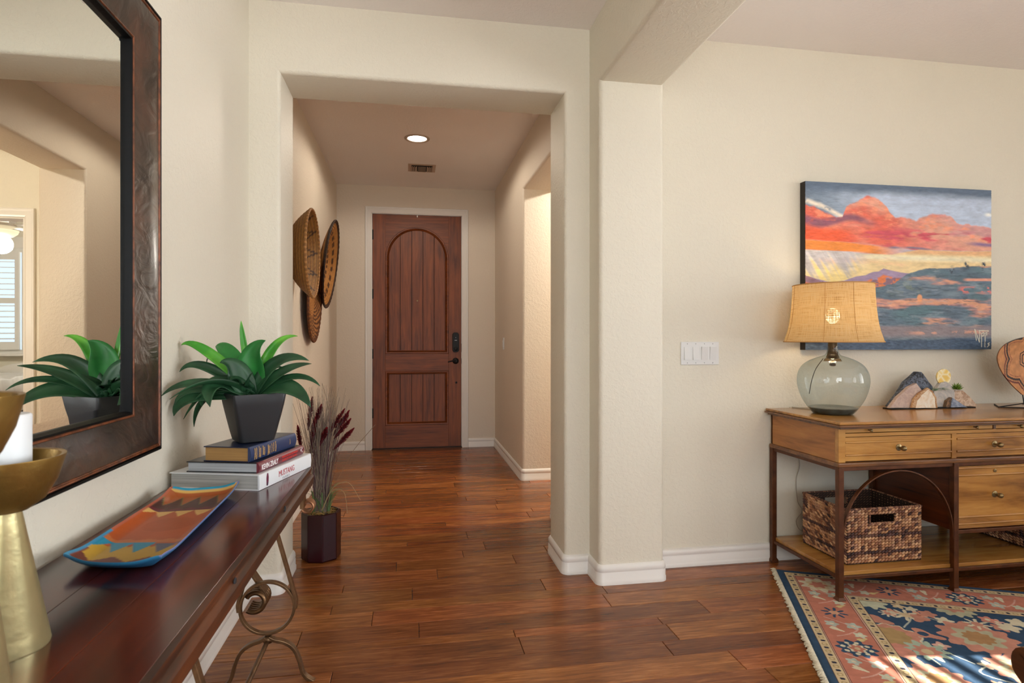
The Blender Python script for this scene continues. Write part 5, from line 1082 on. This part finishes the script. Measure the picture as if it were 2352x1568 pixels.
def big(s0, t0, r): poly_blob(s0, t0, r, 12, .10, 'C78E7C'); poly_blob(s0, t0, r*.62, 8, .18, 'B9B79C'); poly_blob(s0, t0, r*.40, 10, .1, 'B08A62')
at5(poly_blob, 1000, 650, .055, 8, .2, 'C9CDB4'); at5(poly_blob, 1190, 940, .098, 12, .07, CREAM); at5(poly_blob, 1190, 940, .092, 12, .07, 'C78E7C'); at5(poly_blob, 1180, 940, .065, 10, .06, 'B09468')
at5(poly_blob, 1060, 800, .045, 3, .3, 'C78E7C', 1.4, .5); at5(star, 1310, 760, .05, CREAM, GOLD); at5(star, 1150, 745, .03, CREAM, 'C78E7C'); at5(poly_blob, 1500, 750, .03, 5, .2, 'C78E7C'); at5(poly_blob, 1430, 790, .03, 3, .3, 'C78E7C')
at5(poly_blob, 1720, 700, .075, 12, .12, 'B9B79C'); at5(poly_blob, 1710, 690, .045, 7, .15, 'C78E7C'); at5(cloud, 1350, 705, .022, CREAM); at5(cloud, 1240, 680, .022, GOLD); at5(poly_blob, 1650, 810, .03, 5, .25, CREAM); at5(poly_blob, 1480, 930, .05, 3, .35, 'C78E7C', 1.6, .4); at5(poly_blob, 1460, 925, .018, 4, 0, NAVY)
at5(big, 1950, 960, .125); at5(poly_blob, 1500, 1075, .065, 10, .2, 'A9BBA8'); at5(poly_blob, 1500, 1080, .042, 8, .18, 'C78E7C'); at5(poly_blob, 1500, 1085, .02, 1, 0, GOLD); at5(star, 1940, 840, .045, CREAM, 'C78E7C'); at5(cloud, 2150, 870, .03, 'C78E7C'); at5(cloud, 2030, 800, .028, 'D09080'); at5(cloud, 2300, 830, .035, CREAM)
at5(poly_blob, 1330, 1120, .05, 3, .35, 'C78E7C', 1.5, 1.2); at5(poly_blob, 1230, 1060, .04, 5, .2, 'D09080'); at5(poly_blob, 2220, 870, .035, 5, .2, CREAM); at5(big, 2350, 1250, .10); at5(big, 1600, 1330, .09)
C[:] = C*(.80+.34*nz[..., None])*(.94+.1*fbm(S*3, T*220, 33)[..., None]); Z = RT+.0015*nz-.002*(D_ < .004)
vs = np.stack([O.x+S*e1.x+T*e2.x, O.y+S*e1.y+T*e2.y, Z], -1).reshape(-1, 3); a, b = S.shape; ii = np.arange(a*b).reshape(a, b); fs = np.stack([ii[:-1, :-1], ii[1:, :-1], ii[1:, 1:], ii[:-1, 1:]], -1).reshape(-1, 4)
npmesh('rug_pile', vs, fs, C.reshape(-1, 3), attr_mat('wool_pile', .95, .8, 500, .1), rug)
Mr = Matrix(((e1.x, e2.x, 0, O.x), (e1.y, e2.y, 0, O.y), (0, 0, 1, 0), (0, 0, 0, 1)))
MB().box(0, RW, 0, RL, .0005, RT-.002, Mr).build('rug_backing', plain('rug_back', '2A3A50', .95), rug)
M_FR = plain('cream_wool', 'D9D2BC', .95, var=.12, vscale=60, bump=.8, bscale=300)
for side in (0, 1):
    mb = MB(); rg = random.Random(3+side); k = 0; t = -.012
    while t < RL:
        x0 = -.002 if side == 0 else RW+.002; sg_ = -1 if side == 0 else 1; ln = rg.uniform(.016, .026)
        mb.tube([Mr @ Vector((x0, t, .005)), Mr @ Vector((x0+sg_*ln*.5, t+rg.uniform(-.006, .006), .0065)), Mr @ Vector((x0+sg_*ln, t+rg.uniform(-.010, .010), .004))], [.0042, .0048, .0028], 5); t += .0062
    mb.build('fringe', M_FR, rug, smooth=180, kind='stuff')

# ------------------------------------------------------------------ armchair at the lower right corner
M_CH = wood('chair_wood', '2A150B', '4A2A16', '63391F', 'Y', 1, .3, .3, False, .1); M_CUSH = plain('brown_leather', '4A2A18', .45, 0, .5, .3, 80)
ch = thing('armchair', 'dark brown wooden armchair whose arm shows at the lower right corner', 'chair', (1.42, .62, 0))
cx0, cx1, cyb, cyf = 1.150, 1.72, .30, .90
ch_z = Matrix.Translation((0, 0, 0))
for x in (cx0, cx1):
    MB().tube(smoothline([(x, cyb, .72), (x, cyb+.15, .60), (x, cyf-.10, .565), (x, cyf+.01, .56), (x, cyf+.028, .535), (x, cyf+.012, .515)], 6), 0, up=(1, 0, 0), sq=(.016, .032)).build('arm', M_CH, ch, bevel=.008, seg=3)
    MB().tube(smoothline([(x, cyf-.01, .545), (x, cyf-.03, .42), (x, cyf-.01, .22), (x, cyf, RT)], 5), 0, up=(1, 0, 0), sq=(.020, .022)).build('leg', M_CH, ch, bevel=.004)
    MB().tube(smoothline([(x, cyb-.02, RT), (x, cyb, .4), (x, cyb-.04, .75), (x, cyb-.10, 1.0)], 5), 0, up=(1, 0, 0), sq=(.018, .02)).build('leg', M_CH, ch, bevel=.004)
MB().box(cx0+.005, cx1-.005, cyb, cyf, .36, .41).build('seat_frame', M_CH, ch, bevel=.004); MB().box(cx0+.02, cx1-.02, cyb+.02, cyf-.005, .411, .48).build('seat', M_CUSH, ch, bevel=.02, seg=4)
MB().box(cx0+.022, cx1-.022, -.02, .02, .50, .98, Matrix.Translation((0, cyb+.09, 0)) @ Matrix.Translation((0, 0, .5)) @ Matrix.Rotation(math.radians(10), 4, 'X') @ Matrix.Translation((0, 0, -.5))).build('backrest', M_CUSH, ch, bevel=.015, seg=3)

# ------------------------------------------------------------------ bedroom seen in the mirror
bd = thing('bed', 'bed with white and grey bedding seen in the mirror through the far doorway', 'bed', (3.6, 7.4, 0))
Box('bed_frame', (2.75, 4.6, 6.5, 8.4, .12, .38), plain('bed_frame_dark', '3A2A20', .5), bd, .01)
for x in (2.8, 4.55):
    for y in (6.55, 8.35): Box('leg', (x-.03, x+.03, y-.03, y+.03, 0, .12), M_DARK, bd)
MB().box(2.77, 4.58, 6.52, 8.38, .38, .62).build('mattress', plain('mattress_white', 'DAD8D4', .9), bd, bevel=.05, seg=4)
NN = 70; uu, vv = np.meshgrid(np.linspace(0, 1, NN), np.linspace(0, 1, NN)); zz = .66+.10*fbm(uu*6, vv*9, 50)+.03*fbm(uu*22, vv*22, 51); ed = np.minimum(np.minimum(uu, 1-uu), np.minimum(vv, 1-vv)); zz = np.where(ed < .03, zz-.35*(1-ed/.03), zz)
vs = np.stack([2.72+1.9*uu, 6.45+1.5*vv, zz], -1).reshape(-1, 3); ii = np.arange(NN*NN).reshape(NN, NN); fs = np.stack([ii[:-1, :-1], ii[:-1, 1:], ii[1:, 1:], ii[1:, :-1]], -1).reshape(-1, 4); cc = np.repeat((.45+.4*fbm(uu*3, vv*30, 53)).reshape(-1, 1), 3, 1); npmesh('duvet', vs, fs, cc, attr_mat('duvet_stripe', .9), bd)
for x in (3.0, 3.9): MB().ball((x+.2, 8.18, .74), 1, 20, 12, (.36, .17, .11)).build('pillow', plain('pillow_white', 'E6E4E0', .9), bd, smooth=180)
q = at_depth(0, 522, 6.3); xr = -1.38-q.x
cf = thing('ceiling_fan', 'white ceiling fan with lit glass bowl seen in the mirror', 'fan', (xr, q.y, CZ)); zf = 2.26
M_ = Matrix.Translation((xr, q.y, 0)); MB().lathe([(.07, CZ), (.06, CZ-.05), (.015, CZ-.06), (.015, zf+.16)], 20, M_).build('downrod', M_WHITE, cf, smooth=40); MB().lathe([(.04, zf+.17), (.12, zf+.14), (.13, zf+.07), (.06, zf+.04)], 28, M_).build('motor', M_WHITE, cf, smooth=40)
MB().lathe([(.15, zf+.03), (.14, zf-.0), (.10, zf-.035), (.03, zf-.055), (.002, zf-.055)], 28, M_).build('glass_bowl', emis('fan_bowl_glow', 'FFE8C0', 1.3), cf, smooth=180)
lamp('fan_lamp', 'POINT', (xr, q.y, zf-.12), 80, (1, .93, .82), shadow_soft_size=.1)
for k in range(5): MB().box(.12, .62, -.06, .06, zf+.09, zf+.098, M_ @ Matrix.Rotation(k*2*PI/5+.4, 4, 'Z')).build('blade', M_WHITE, cf, bevel=.003)
# garden outside the bedroom window
gt = thing('garden_tree', 'green leafy tree outside the shuttered bedroom window seen in the mirror', 'tree', (3.0, 11.5, 0)); MB().tube([(3.0, 11.5, -.1), (3.05, 11.5, 1.0), (3.0, 11.55, 2.0)], [.12, .10, .07], 8).build('trunk', plain('bark', '4A3A2A', .9), gt)
mb = MB(); rg = random.Random(2)
for i in range(2600):
    a, b = rg.uniform(0, 2*PI), math.acos(rg.uniform(-1, 1)); r_ = rg.uniform(.55, 1)*1.15; c_ = Vector((3.0+r_*1.1*math.sin(b)*math.cos(a), 11.6+r_*math.sin(b)*math.sin(a), 1.9+r_*1.5*math.cos(b))); d1 = Vector((rg.uniform(-1, 1), rg.uniform(-1, 1), rg.uniform(-1, 1))).normalized()*.09; d2 = d1.cross(Vector((rg.uniform(-1, 1), rg.uniform(-1, 1), rg.uniform(-1, 1)))).normalized()*.045
    mb.add([c_-d1, c_+d2, c_+d1, c_-d2], [(0, 1, 2, 3)])
mb.build('foliage', plain('tree_leaves', '6E9A5E', .7, var=.4, vscale=5), gt, kind='stuff', fix=False)
gnd = struct(Box('ground', (-6, 14, 8.85, 20, -.2, -.12), plain('garden_gravel', 'B0A48E', .9)))
gnd2 = struct(Box('ground', (4.9, 20, -12, 8.8, -.2, -.12), plain('patio_gravel', 'B0A48E', .9))); gnd3 = struct(Box('ground', (-10, 4.85, -14, -3.25, -.2, -.12), plain('patio_gravel', 'B0A48E', .9)))
